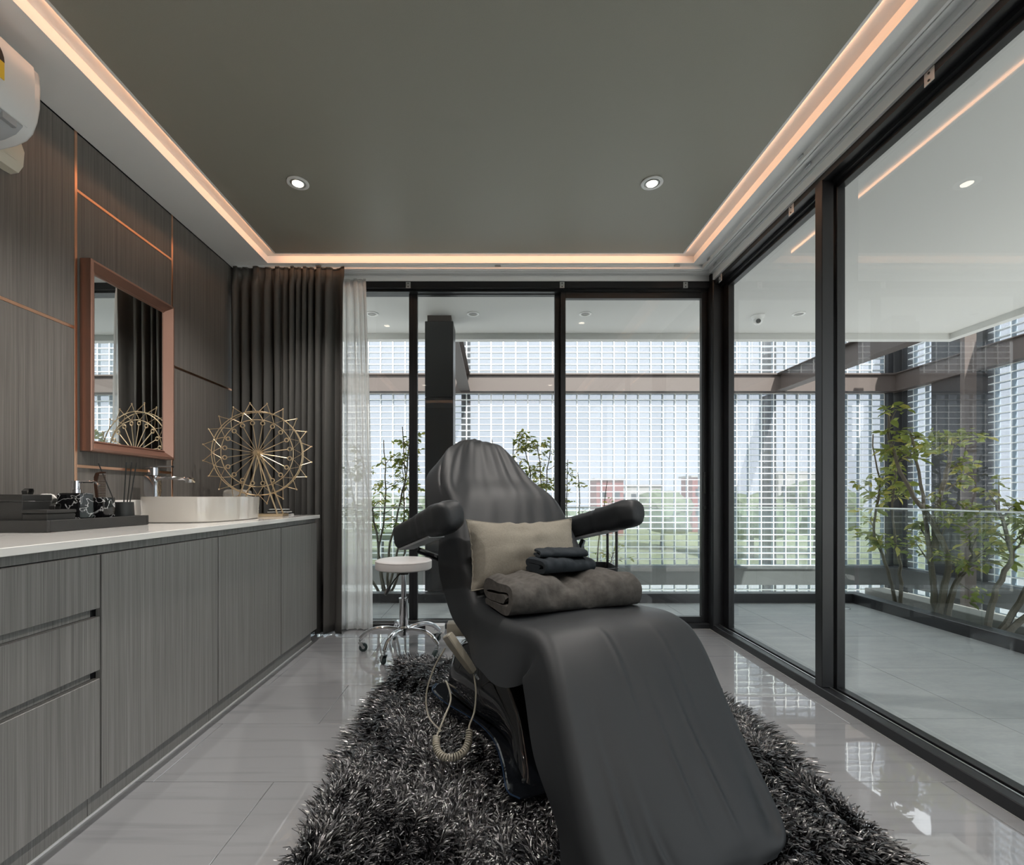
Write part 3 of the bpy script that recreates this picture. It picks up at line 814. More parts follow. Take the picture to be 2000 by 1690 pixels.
# ---- golden ferris wheel ornament
fw = root('ferris_wheel_ornament', (-1.43, 2.92, 0.83), 'golden wire model ferris wheel with ball-tipped points', 'ornament')
C = Vector((-1.435, 2.90, 1.212)); ang = math.radians(12)
E = Vector((math.cos(ang), math.sin(ang), 0)); N = Vector((math.sin(ang), -math.cos(ang), 0)); U = Vector((0, 0, 1))
def wp(r, a, n=0.0): return C + E*(r*math.cos(a)) + U*(r*math.sin(a)) + N*n
G = M['gold']; NT = 20
for r_, n_, th in ((0.254, 0.018, 0.0030), (0.254, -0.022, 0.0028), (0.203, 0.018, 0.0027)):
    put('rim', MB().tube([wp(r_, 2*math.pi*k/64, n_) for k in range(64)], th, 6, False, True), G, fw)
for k in range(NT):
    a = 2*math.pi*(k+0.5)/NT; h = math.pi/NT
    put('spoke', MB().tube([wp(0.012, a, 0.022), wp(0.172, a, 0.018)], 0.0026, 5), G, fw)
    put('gondola_ring', MB().tube([wp(0.184, a, 0.018) + (E*math.cos(t_)+U*math.sin(t_))*0.0112 for t_ in [2*math.pi*q/14 for q in range(14)]], 0.0036, 6, False, True), G, fw)
    m = MB()
    m.tube([wp(0.254, a-h*0.8, 0.018), wp(0.308, a, 0.0)], 0.0022, 5).tube([wp(0.254, a+h*0.8, 0.018), wp(0.308, a, 0.0)], 0.0022, 5)
    m.tube([wp(0.254, a-h, 0.018), wp(0.203, a, 0.018)], 0.0016, 5).tube([wp(0.254, a+h, 0.018), wp(0.203, a, 0.018)], 0.0016, 5)
    tp_ = put('point', m, G, fw)
    s_ = MB().sphere(wp(0.310, a, 0.0), 0.0052, 8, 6)
    put('ball_tip', s_, G, tp_)
m = MB()
m.tube([wp(0, 0, 0.062), wp(0, 0, -0.062)], 0.011, 12).tube([wp(0, 0, 0.036), wp(0, 0, 0.02)], 0.020, 14)
put('hub', m, G, fw)
for side in (1, -1):
    for dx in (-0.125, 0.125):
        foot = Vector((C.x, C.y, ZC+0.012)) + E*dx + N*(0.075*side)
        put('stand_leg', MB().tube([wp(0, 0, 0.055*side), foot], 0.0048, 8), G, fw)
m = MB()
b0 = Vector((C.x, C.y, 0))
q = [b0 + E*sx*0.155 + N*sy*0.085 for sx, sy in ((-1, -1), (1, -1), (1, 1), (-1, 1))]
m.rings([[(p.x, p.y, ZC) for p in q], [(p.x, p.y, ZC+0.014) for p in q]], True, (True, True), False)
put('base', m, G, fw)

# ================================================================== air conditioner
ac = root('air_conditioner', (-1.72, 1.3, 2.2), 'white wall mounted air conditioner high on the veneer wall', 'air conditioner')
AY0, AY1 = 0.88, 1.70
prof = [(XL+0.002, 2.475), (-1.70, 2.480), (-1.640, 2.470), (-1.618, 2.450), (-1.613, 2.40), (-1.615, 2.33), (-1.624, 2.28), (-1.640, 2.238), (-1.662, 2.214), (-1.70, 2.196), (-1.76, 2.182), (XL+0.002, 2.180)]
m = MB().rings([[(x, AY0, z) for x, z in prof], [(x, AY1-0.012, z) for x, z in prof], [(-1.74+(x+1.74)*0.97, AY1-0.003, 2.33+(z-2.33)*0.975) for x, z in prof], [(-1.74+(x+1.74)*0.93, AY1, 2.33+(z-2.33)*0.94) for x, z in prof]])
put('casing', m, M['white_plastic'], ac)
def on_front(t): # offset skin over the profile
    return [(x+0.0035 if x > -1.8 else x, z-(0.002 if z < 2.25 else 0)) for x, z in t]
fl = [(-1.6145, 2.455), (-1.6095, 2.40), (-1.6115, 2.33), (-1.6205, 2.281), (-1.6360, 2.243)]
put('front_panel', MB().rings([[(x, AY0, z) for x, z in fl] + [(x-0.005, AY0, z) for x, z in reversed(fl)], [(x, AY1-0.03, z) for x, z in fl] + [(x-0.005, AY1-0.03, z) for x, z in reversed(fl)]]), M['white_plastic'], ac)
lv = [(-1.638, 2.234), (-1.661, 2.209), (-1.70, 2.191), (-1.745, 2.180)]
put('louver', MB().rings([[(x, AY0, z) for x, z in lv] + [(x, AY0, z+0.006) for x, z in reversed(lv)], [(x, AY1-0.045, z) for x, z in lv] + [(x, AY1-0.045, z+0.006) for x, z in reversed(lv)]]), M['grey_plastic'], ac)
put('display', MB().box(-1.652, -1.636, 1.585, 1.632, 2.214, 2.2325), M['grey_plastic'], ac)
lbl = put('energy_label', MB().tube([(-1.6105, 1.505, 2.375), (-1.6065, 1.505, 2.375)], 0.058, 24), M['rubber'], ac, label='round dark and yellow energy label')
put('label_panel', MB().box(-1.6085, -1.6060, 1.455, 1.562, 2.315, 2.372), M['yellow'], lbl)
pc = root('pipe_cover', (-1.81, 1.75, 2.2), 'beige plastic pipe cover on the wall under the air conditioner', 'pipe cover')
m = MB()
rings = []
for y, s in ((1.702, 1.0), (1.775, 1.0), (1.80, 0.9), (1.812, 0.55)):
    rings.append([(XL+0.002, y, 2.29), (XL+0.045*s, y, 2.29), (XL+0.060*s, y, 2.25), (XL+0.055*s, y, 2.195+0.02*(1-s)), (XL+0.035*s, y, 2.170+0.03*(1-s)), (XL+0.002, y, 2.165+0.03*(1-s))])
put('cover_shell', m.rings(rings), M['beige_plastic'], pc)
put('cover_lip', MB().tube([(XL+0.058, 1.62, 2.20), (XL+0.056, 1.77, 2.20)], 0.003, 6), M['beige_plastic'], pc)

# ================================================================== ceiling lamps and camera
def downlight(x, y, z, on, label, tilt=0.0, group='recessed downlights'):
    r = root('downlight', (x, y, z), label, 'downlight', group=group)
    put('ring', MB().lathe([(0.055, -0.001), (0.056, -0.004), (0.053, -0.006), (0.040, -0.006), (0.037, -0.002), (0.037, -0.001)], (x, y, z), 32), M['lamp_ring'], r)
    if on:
        m = MB().lathe([(0.0, -0.0105), (0.022, -0.0095), (0.027, -0.006), (0.027, -0.002)], (0, 0, 0), 24)
        rot = Matrix.Rotation(tilt, 4, 'X')
        m.v = [tuple(rot @ Vector(v) + Vector((x, y, z))) for v in m.v]
        put('lens', m, M['lamp_on'], r)
        put('bezel', MB().lathe([(0.036, -0.0012), (0.036, -0.005), (0.031, -0.008), (0.028, -0.007), (0.028, -0.0012)], (x, y, z), 28), M['silver'], r)
        ld = bpy.data.lights.new('downlight_lamp', 'SPOT')
        ld.energy = 29; ld.spot_size = math.radians(122); ld.spot_blend = 0.7; ld.color = (1.0, 0.945, 0.89); ld.shadow_soft_size = 0.025
        lo = bpy.data.objects.new('downlight_lamp', ld); lo.location = (x, y, z-0.02); COL.objects.link(lo); attach(lo, r)
    else:
        put('lens', MB().lathe([(0.0, -0.004), (0.030, -0.004), (0.033, -0.002), (0.033, -0.001)], (x, y, z), 24), M['lamp_off'], r)
    return r
downlight(-1.018, 2.47, 2.5785, True, 'lit downlight in the dark ceiling on the vanity side', 0.12)
downlight(0.819, 2.47, 2.5785, True, 'lit downlight in the dark ceiling on the balcony side', -0.12)
for yy, w_ in ((1.25, 'just before'), (0.05, 'straight above')):  # extra lamps out of view, added to brighten the room
    downlight(-1.018, yy, 2.5785, True, f'added unseen fill lamp {w_} the viewer, vanity side')
    downlight(0.819, yy, 2.5785, True, f'added unseen fill lamp {w_} the viewer, balcony side')
for x_, l in ((-1.113, 'unlit balcony downlight above the bush by the curtains'), (-0.192, 'unlit balcony downlight above the clad column'), (0.833, 'unlit balcony downlight above the sliding door'), (2.783, 'unlit balcony downlight beside the dome camera')):
    downlight(x_, 4.35, ZB, False, l, group='balcony ceiling downlights')
cx, cy = 2.443, 4.412
dc = root('dome_camera', (cx, cy, ZB), 'small white dome security camera under the balcony ceiling', 'security camera')
put('mount', MB().lathe([(0.045, -0.03), (0.055, -0.02), (0.062, -0.001)], (cx, cy, ZB), 24), M['white_plastic'], dc)
put('eyeball', MB().sphere((cx, cy-0.004, ZB-0.042), 0.042, 16, 10), M['white_plastic'], dc)
put('lens', MB().tube([(cx-0.012, cy-0.03, ZB-0.052), (cx-0.020, cy-0.048, ZB-0.062)], 0.020, 14), M['rubber'], dc)

# ================================================================== curtains
def curtain(name, x0, x1, y, z0, z1, nfold, amp, mat, label, seed, taper=0.0, wide=0.0, ztop_pleat=0.10, lean=0.0):
    r = root(name, ((x0+x1)/2, y, 0), label, 'curtain')
    rr_ = random.Random(seed)
    NU, NV = 300, 40
    ph = [0.0]
    for i in range(NU):
        t_ = i/NU
        f = nfold*(1 - wide*max(0, (t_-0.62)/0.38)) * (1 + 0.35*math.sin(7*t_+seed))
        ph.append(ph[-1] + f/NU*2*math.pi)
    fr = [rr_.uniform(0.7, 1.25) for _ in range(64)]
    def col(i, j, side):
        t_ = i/NU; v = j/NV
        z = z0 + (z1-z0)*v
        k = int(ph[i]/(2*math.pi)) % 60
        a = amp*(fr[k]*(1-(ph[i]/(2*math.pi) % 1)) + fr[k+1]*(ph[i]/(2*math.pi) % 1))
        drift = 0.6*math.sin(3.1*t_*6+seed) * (1-v)
        w = math.sin(ph[i] + drift)
        w = math.copysign(abs(w)**0.75, w)
        fade = 1.0
        if z > z1 - ztop_pleat: fade = 0.3
        yy = y + a*fade*w + 0.3*a*math.sin(ph[i]*0.5+1.7*v)
        xx = x0 + (x1-x0)*t_ + taper*(1-v)*(t_-0.2) + 0.006*math.sin(ph[i]*2+3*v) + lean*math.sin(math.pi*v)*t_
        return (xx, yy + side, z)
    m = MB()
    k = 0
    for j in range(NV+1):
        for i in range(NU+1): m.v.append(col(i, j, 0))
    for j in range(NV):
        for i in range(NU):
            a = j*(NU+1)+i
            m.f.append((a, a+1, a+NU+2, a+NU+1)); m.sm.append(True)
    me = m.mesh('drape', mat)
    o = put('drape', None, None, r, data=me)
    sol = o.modifiers.new('thickness', 'SOLIDIFY'); sol.thickness = 0.0018
    # stitched heading band of pinch pleats
    hd = MB()
    for i in range(0, NU, 2):
        p0, p1 = col(i, NV, 0), col(min(i+2, NU), NV, 0)
        hd.add([(p0[0], p0[1]-0.004, z1-0.006), (p1[0], p1[1]-0.004, z1-0.006), (p1[0], p1[1]-0.004, z1+0.004), (p0[0], p0[1]-0.004, z1+0.004)], [(0, 1, 2, 3)], True)
    ho = put('heading_tape', hd, mat, r)
    s2 = ho.modifiers.new('thickness', 'SOLIDIFY'); s2.thickness = 0.0015
    return r
cd = curtain('dark_curtain', -1.815, -1.02, 3.275, 0.012, 2.522, 15, 0.036, M['curtain'], 'dark charcoal pleated curtain drawn aside at the corner', 3, taper=-0.03, wide=0.72)
curtain('sheer_curtain', -1.10, -0.905, 3.375, 0.010, 2.485, 5, 0.016, M['sheer'], 'white sheer curtain gathered beside the dark curtain', 8, taper=0.045, lean=0.012)

# ================================================================== rug
RX0, RX1, RY0, RY1 = -0.515, 1.045, 0.66, 2.70
rug = root('shag_rug', (0.26, 1.7, 0), 'long-pile charcoal shag rug under the reclining chair', 'rug')
put('backing', MB().rbox(RX0+0.01, RX1-0.01, RY0+0.01, RY1-0.01, 0.0005, 0.010, 0.003, 1, False), M['rug_base'], rug)
def pile(n):
    x = rng.uniform(RX0, RX1, n); y = rng.uniform(RY0, RY1, n)
    # tufts lean in patches: a smooth direction field plus tuft jitter
    a = 2.2*np.sin(3.1*x+1.3*y) + 2.0*np.sin(2.3*y-4.1*x+1.0) + 1.2*np.sin(7.3*x+0.4)*np.cos(6.1*y) + 1.0*np.sin(13*x+11*y)
    cell = (np.floor(x*42)*131 + np.floor(y*42)*71).astype(int)
    jit = ((cell*2654435761) % 1000)/1000.0
    a = a + (jit-0.5)*2.6 + rng.normal(0, 0.35, n)
    # along the border the yarn hangs outwards
    ex = np.clip((np.abs((x-(RX0+RX1)/2)) - (RX1-RX0)/2 + 0.06)/0.06, 0, 1)
    ey = np.clip((np.abs((y-(RY0+RY1)/2)) - (RY1-RY0)/2 + 0.06)/0.06, 0, 1)
    lean = rng.uniform(0.45, 1.0, n)
    dx = np.cos(a)*lean + ex*np.sign(x-(RX0+RX1)/2)*1.1
    dy = np.sin(a)*lean + ey*np.sign(y-(RY0+RY1)/2)*1.1
    L = rng.uniform(0.040, 0.062, n)
    w = rng.uniform(0.0013, 0.0024, n)
    dn = np.sqrt(dx*dx+dy*dy)+1e-6
    sx, sy = -dy/dn, dx/dn
    tw = rng.uniform(-0.9, 0.9, n)
    prof = [(0.0, 0.0, 1.0), (0.16, 0.42, 1.0), (0.46, 0.74, 0.95), (0.86, 0.80, 0.5)]
    m = len(prof)
    V_ = np.zeros((n, m*2, 3))
    curl = rng.normal(0, 0.12, n)
    for k, (h, z, ww) in enumerate(prof):
        cx = x + dx*L*h + sx*L*curl*h*h*2
        cy = y + dy*L*h + sy*L*curl*h*h*2
        cz = 0.008 + L*z*(1.12-0.45*lean)*0.95
        for s, e in ((-1, 0), (1, 1)):
            V_[:, 2*k+e, 0] = cx + s*sx*w*ww
            V_[:, 2*k+e, 1] = cy + s*sy*w*ww
            V_[:, 2*k+e, 2] = cz + s*w*tw*ww
    F = np.array([(2*k, 2*k+1, 2*k+3, 2*k+2) for k in range(m-1)])
    faces = (np.arange(n)[:, None, None]*(2*m) + F[None]).reshape(-1, 4)
    me = bpy.data.meshes.new('pile')
    nv, nf = n*2*m, len(faces)
    me.vertices.add(nv); me.vertices.foreach_set('co', V_.reshape(-1))
    me.loops.add(nf*4); me.loops.foreach_set('vertex_index', faces.reshape(-1).astype(np.int32))
    me.polygons.add(nf); me.polygons.foreach_set('loop_start', (np.arange(nf)*4).astype(np.int32))
    me.polygons.foreach_set('loop_total', np.full(nf, 4, np.int32))
    me.polygons.foreach_set('use_smooth', np.ones(nf, bool))
    me.update(calc_edges=True); me.validate()
    me.materials.append(M['rug'])
    return me
put('pile', None, None, rug, data=pile(125000), kind='stuff')

# ================================================================== reclining treatment chair
ch = root('treatment_chair', (0.15, 1.9, 0.01), 'reclining treatment chair covered in a dark grey fitted sheet', 'chair')
O = Vector((0.20, 1.93, 0)); AX = Vector((0.391, -0.92, 0)); RT = Vector((0.92, 0.391, 0))
def cp_(a, r, z): return O + AX*a + RT*r + Vector((0, 0, z))
ST = [(-0.098, 2.425, 1.228, 0.060, 0.050, 0.88), (-0.094, 2.412, 1.222, 0.115, 0.085, 0.88), (-0.074, 2.375, 1.185, 0.176, 0.12, 0.88), (-0.012, 2.27, 1.04, 0.245, 0.15, 0.88), (0.070, 2.19, 0.934, 0.285, 0.16, 0.88),
      (0.130, 2.07, 0.73, 0.31, 0.17, 0.89), (0.180, 1.955, 0.578, 0.315, 0.15, 0.905), (0.225, 1.85, 0.532, 0.315, 0.14, 0.92), (0.30, 1.67, 0.540, 0.305, 0.14, 0.92),
      (0.370, 1.50, 0.553, 0.288, 0.135, 0.922), (0.408, 1.40, 0.500, 0.287, 0.135, 0.925), (0.445, 1.275, 0.315, 0.290, 0.13, 0.93), (0.484, 1.155, 0.145, 0.296, 0.12, 0.935),
      (0.498, 1.115, 0.085, 0.280, 0.10, 0.935), (0.502, 1.105, 0.055, 0.235, 0.075, 0.935)]
SM = catmull(ST, 11)
NTOP, NSD, NBT = 151, 8, 9
rings = []
for i, s in enumerate(SM):
    c = Vector(s[:3]); w, t_, rx = s[3], s[4], s[5]
    r = Vector((rx, math.sqrt(1-rx*rx), 0))
    a_, b_ = SM[max(i-1, 0)], SM[min(i+1, len(SM)-1)]
    T = (Vector(b_[:3]) - Vector(a_[:3])).normalized()
    n = T.cross(r).normalized()
    u = i/(len(SM)-1)
    ring_ = []
    rad = min(0.045, w*0.35, t_*0.45)
    leg = max(0.0, min(1.0, (u-0.66)/0.1)) * max(0.0, min(1.0, (0.97-u)/0.08))
    back = max(0.0, min(1.0, (0.42-u)/0.1))
    for k in range(NTOP):
        q = -1 + 2*k/(NTOP-1)
        x = q*w
        e = max(0.0, abs(x)-(w-rad))
        h = -(rad - math.sqrt(max(0.0, rad*rad - e*e))) + 0.014*(1-q*q)
        # stretched diagonal creases on the leg rest, soft dents elsewhere
        cr = 0.0
        for (q0, sl, wd, amp) in ((-0.45, 0.9, 0.035, 0.0075), (-0.18, 0.8, 0.030, 0.0085), (0.02, 1.0, 0.032, 0.0065), (0.33, 0.9, 0.030, 0.0090), (0.47, 0.7, 0.036, 0.0070), (-0.65, 0.5, 0.036, 0.0075)):
            qq = q - (q0 + sl*(u-0.82))
            am = 0.5*amp*math.exp(-((u-0.80-0.10*math.sin(q0*9))/0.055)**2)
            cr += am*math.exp(-(qq/wd)**2) - 0.7*am*math.exp(-((qq-0.05)/(wd*1.3))**2)
        cr *= leg
        cr += 0.009*noise.noise(Vector((q*2.2, u*9, 0.5))) + 0.008*back*noise.noise(Vector((q*5+u*14, u*5, 3.3)))
        # a hollow tuck along the far edge near the foot
        cr -= 0.016*leg*math.exp(-((q-0.80)/0.10)**2)*math.exp(-((u-0.87)/0.05)**2)
        ring_.append(c + r*x + n*(h+cr))
    def flare(f, sgn):
        wv = 0.5 + 0.5*math.sin(u*34 + (0 if sgn > 0 else 1.3)) + 0.35*math.sin(u*71+2)
        return f*(0.012 + 0.016*wv*(1 if 0.02 < u < 0.97 else 0)) + (0.025*f*math.exp(-((u-0.22)/0.08)**2) if sgn < 0 else 0) + (0.03*f*math.exp(-((u-0.58)/0.05)**2))
    drop = t_ + 0.012*math.sin(u*52) + (0.045*math.exp(-((u-0.585)/0.045)**2))
    for k in range(1, NSD+1):
        f = k/NSD
        ring_.append(c + r*(w+flare(f, 1)) - n*(rad + (drop-rad)*f))
    for k in range(1, NBT):
        f = k/NBT
        ring_.append(c + r*(w+flare(1, 1))*(1-2*f) - n*(drop - 0.02*math.sin(math.pi*f)))
    for k in range(NSD, 0, -1):
        f = k/NSD
        ring_.append(c - r*(w+flare(f, -1)) - n*(rad + (drop-rad)*f))
    rings.append(ring_)
put('fitted_cover', MB().rings(rings), M['sheet'], ch)

def armrest(rear, front, wv, label):
    """padded arm: rounded slab from rear to front, sheet on top and pale vinyl below"""
    rear, front = Vector(rear), Vector(front)
    d = (front-rear).normalized()
    side = d.cross(Vector((0, 0, 1))).normalized()
    up = side.cross(d).normalized()
    L = (front-rear).length
    rr = []
    stn = [(-0.022, 0.86), (-0.018, 0.97), (-0.006, 1.0), (L*0.25, 1.0), (L*0.45, 1.01), (L*0.6, 1.06), (L*0.8, 1.12), (L*0.92, 1.13), (L+0.005, 1.09), (L+0.030, 0.97), (L+0.046, 0.76), (L+0.054, 0.42)]
    hw, hh = 0.050, 0.054
    st2 = catmull(stn, 3)
    for s_, k_ in st2:
        p = rear + d*s_
        ring_ = []
        for j in range(28):
            a = 2*math.pi*j/28
            ca, sa = math.cos(a), math.sin(a)
            x = hw*k_*math.copysign(abs(ca)**0.55, ca)*(1.0 if sa > 0 else 0.93); z = hh*k_*math.copysign(abs(sa)**0.55, sa)
            wr = 0.0035*math.sin(s_*95+ca*2.5+wv)*math.exp(-((s_-L*0.58)/0.07)**2) + 0.003*noise.noise(Vector((s_*18+wv, ca*2, sa*2)))
            if s_ > L*0.95: wr += 0.003*math.sin(4*a+wv)
            ring_.append(p + side*(x+wr*ca) + up*(z+wr*sa))
        rr.append(ring_)
    o_ = put('armrest', MB().rings(rr), M['sheet'], ch, label=label)
    bl = []
    for s_ in (0.0, L*0.35, L*0.72):
        p = rear + d*s_ - up*(hh*0.985)
        bl.append([p + side*0.036, p - side*0.036, p - side*0.034 - up*0.008, p + side*0.034 - up*0.008])
    put('arm_underside', MB().rings(bl, True, (True, True), False), M['vinyl'], o_, label='pale grey underside board')
    return o_
armrest((-0.398, 2.13, 0.772), (-0.172, 1.80, 0.876), 0.4, 'armrest nearest the stool')
armrest((0.385, 2.43, 0.785), (0.600, 2.10, 0.876), 2.0, 'armrest nearest the sliding door')
put('arm_bracket', MB().tube([(-0.33, 2.05, 0.72), (-0.20, 2.10, 0.66), (-0.08, 2.12, 0.62)], 0.014, 8), M['gloss_black'], ch)
put('arm_bracket', MB().tube([(0.44, 2.36, 0.73), (0.40, 2.30, 0.66), (0.32, 2.20, 0.62)], 0.014, 8), M['gloss_black'], ch)
# base shell
def loft_axis(sts, n=26, p=4.0):
    rr = []
    for a, wl, wr_, h, zb in sts:
        ring_ = []
        for j in range(n):
            t_ = 2*math.pi*j/n
            ca, sa = math.cos(t_), math.sin(t_)
            x = math.copysign(abs(ca)**(2/p), ca); z = 0.5+0.5*math.copysign(abs(sa)**(2/p), sa)
            k = 1-0.22*z
            ring_.append(cp_(a, (wr_ if x > 0 else wl)*x*k, zb + (h-zb)*z))
        rr.append(ring_)
    return rr
sts = catmull([(-0.375, 0.20, 0.17, 0.20, 0.05), (-0.36, 0.29, 0.25, 0.27, 0.05), (-0.30, 0.335, 0.29, 0.345, 0.05), (-0.18, 0.325, 0.28, 0.372, 0.05), (-0.05, 0.30, 0.26, 0.368, 0.05), (0.06, 0.265, 0.23, 0.315, 0.05), (0.17, 0.255, 0.22, 0.215, 0.05), (0.28, 0.275, 0.24, 0.125, 0.05), (0.38, 0.285, 0.25, 0.075, 0.05), (0.405, 0.24, 0.21, 0.06, 0.05)], 4)
put('base_shell', MB().rings(loft_axis(sts)), M['gloss_black'], ch)
outl = []
for a, l, r in catmull([(-0.41, 0.33, 0.30), (-0.35, 0.365, 0.33), (-0.22, 0.345, 0.31), (-0.05, 0.285, 0.26), (0.10, 0.265, 0.24), (0.25, 0.295, 0.27), (0.38, 0.335, 0.31), (0.43, 0.315, 0.29)], 4):
    outl.append((a, l, r))
poly = [(a, -l) for a, l, r in outl] + [(a, r) for a, l, r in reversed(outl)]
def base_ring(z, sh):
    return [cp_(a*(1-sh*0.3), r*(1-sh), z(a) if callable(z) else z) for a, r in poly]
zt = lambda a: 0.095 - 0.04*(a+0.41)/0.84
put('base_plate', MB().rings([base_ring(0.014, 0.0), base_ring(lambda a: zt(a)-0.004, 0.0), base_ring(zt, 0.03)], smooth=False), M['gloss_black'], ch)
m = MB().tube([cp_(a, -l-0.001, zt(a)-0.001) for a, l, r in outl], 0.0028, 6)
put('edge_trim', m, M['blue_black'], ch, label='bluish metallic edge line')
# lift column and seat frame under the sheet
put('lift_column', MB().rbox(0.08, 0.30, 1.80, 2.02, 0.30, 0.44, 0.01, 2), M['rubber'], ch)
put('seat_frame', MB().tube([cp_(-0.30, -0.22, 0.40), cp_(-0.1, -0.24, 0.395), cp_(0.25, -0.22, 0.40)], 0.012, 8), M['chrome'], ch)
put('seat_frame', MB().tube([cp_(-0.30, 0.22, 0.40), cp_(-0.1, 0.24, 0.395), cp_(0.25, 0.22, 0.40)], 0.012, 8), M['chrome'], ch)
put('seat_frame', MB().tube([cp_(-0.24, -0.25, 0.405), cp_(-0.24, 0.22, 0.405)], 0.010, 8), M['chrome'], ch)
put('hinge_plate', MB().rbox(-0.20, -0.11, 2.00, 2.06, 0.36, 0.415, 0.006, 2), M['cream'], ch)
put('screw_cap', MB().lathe([(0.006, 0), (0.006, 0.003), (0.0, 0.004)], cp_(0.36, -0.27, 0.059), 10), M['silver'], ch)
# handset with coiled cord
h0, h1 = Vector((-0.182, 1.835, 0.418)), Vector((-0.078, 1.825, 0.275))
hd = (h1-h0).normalized(); hs = Vector((0.60, -0.72, 0.34)); hs = (hs - hd*hs.dot(hd)).normalized(); hn = hd.cross(hs)
L = (h1-h0).length
rr = []
for s_, w, t_ in ((0.0, 0.020, 0.010), (0.004, 0.024, 0.014), (0.03, 0.025, 0.015), (0.09, 0.022, 0.015), (0.14, 0.020, 0.013), (L-0.004, 0.015, 0.011), (L, 0.010, 0.008)):
    p = h0 + hd*s_
    rr.append([p + hs*w*x + hn*t_*z for x, z in ((-1, -0.7), (-0.8, -1), (0.8, -1), (1, -0.7), (1, 0.7), (0.8, 1), (-0.8, 1), (-1, 0.7))])
hst = put('handset', MB().rings(rr, True, (True, True), False), M['cream'], ch, label='cream plastic remote handset')
for i in range(4):
    for j in (-1, 1):
        p = h0 + hd*(0.035+0.022*i) + hs*0.009*j - hn*0.015
        put('button', MB().sphere(p, 0.0048, 8, 5), M['grey_plastic'], hst)
m = MB()
for i in range(5):
    p = h1 + hd*(0.004+0.006*i)
    m.tube([p, p+hd*0.004], 0.0065-0.0006*i, 8)
put('strain_relief', m, M['grey_plastic'], hst)
path = catmull([(-0.078, 1.825, 0.272), (-0.068, 1.79, 0.215), (-0.072, 1.735, 0.165), (-0.088, 1.69, 0.135), (-0.086, 1.675, 0.128)], 8)
m = MB().tube([tuple(p) for p in path], 0.0033, 6)
coil = catmull([(-0.086, 1.675, 0.125), (-0.088, 1.645, 0.105), (-0.100, 1.612, 0.090), (-0.128, 1.585, 0.083), (-0.162, 1.580, 0.083), (-0.188, 1.605, 0.088), (-0.200, 1.640, 0.100), (-0.200, 1.66, 0.114)], 60)
pts = []
for i, p in enumerate(coil):
    p = Vector(p); q = Vector(coil[min(i+1, len(coil)-1)]) - Vector(coil[max(i-1, 0)])
    q.normalize(); a = q.cross(Vector((0, 0, 1))).normalized(); b = a.cross(q)
    t_ = 2*math.pi*i/14
    pts.append(p + (a*math.cos(t_)+b*math.sin(t_))*0.0105)
m.tube(pts, 0.0031, 6)
path = catmull([(-0.200, 1.66, 0.114), (-0.178, 1.70, 0.16), (-0.160, 1.76, 0.20), (-0.178, 1.80, 0.245), (-0.185, 1.83, 0.235), (-0.15, 1.86, 0.20)], 8)
m.tube([tuple(p) for p in path], 0.0033, 6)
put('coiled_cord', m, M['cream'], hst, label='cream coiled cable looping onto the rug')
path = catmull([(-0.20, 1.95, 0.33), (-0.245, 1.93, 0.25), (-0.27, 1.90, 0.16), (-0.255, 1.86, 0.09), (-0.20, 1.80, 0.062)], 8)
put('supply_cable', MB().tube([tuple(p) for p in path], 0.0033, 6), M['cream'], ch)

# ================================================================== pillow, blanket, towel
pw = root('throw_pillow', (0.12, 1.93, 0.55), 'beige velvet lumbar pillow leaning on the chair back', 'pillow')
TL, TR, BL, BR = Vector((-0.112, 1.915, 0.856)), Vector((0.338, 2.085, 0.852)), Vector((-0.086, 1.80, 0.592)), Vector((0.352, 1.965, 0.625))
nrm = (TR-TL).cross(BL-TL).normalized()
NU, NV = 36, 24
def pill(u, v, s):
    a, b = 2*u-1, 2*v-1
    pin = 1 - (0.17 if b < 0 else 0.06)*(1-abs(a)**1.8)*abs(b)**3
    pin2 = 1 - 0.06*(1-abs(b)**2.5)*abs(a)**3
    uu, vv = 0.5+0.5*a*pin2, 0.5+0.5*b*pin
    p = TL.lerp(TR, uu).lerp(BL.lerp(BR, uu), vv)
    th = 0.088*(max(0, 1-abs(a)**2.1)**0.62)*(max(0, 1-abs(b)**2.1)**0.62)
    wr = 0.011*math.sin(17*a+5*b+1.5*math.sin(5*a))*abs(b)**2*(1-abs(a)**4)*(1 if b < 0 else 0.4) + 0.016*noise.noise(Vector((a*2.5, b*2.5, s)))*(1-abs(a))*(1-abs(b))**0.3
    edge = 0.004*math.sin(30*b)*abs(a)**4*(1-abs(b))
    return p + nrm*(s*(th + wr*(1 if th > 0.01 else 0) + edge))
m = MB()
for s_ in (1, -1):
    k0 = len(m.v)
    for j in range(NV+1):
        for i in range(NU+1): m.v.append(tuple(pill(i/NU, j/NV, s_)))
    for j in range(NV):
        for i in range(NU):
            a = k0+j*(NU+1)+i
            m.f.append((a, a+1, a+NU+2, a+NU+1) if s_ > 0 else (a, a+NU+1, a+NU+2, a+1)); m.sm.append(True)
put('pillow_body', m, M['pillow'], pw)
edge = [pill(i/NU, 0, 1) for i in range(NU+1)] + [pill(1, j/NV, 1) for j in range(1, NV+1)] + [pill(1-i/NU, 1, 1) for i in range(1, NU+1)] + [pill(0, 1-j/NV, 1) for j in range(1, NV)]
put('piping', MB().tube(edge, 0.0032, 6, False, True), M['pillow'], pw)

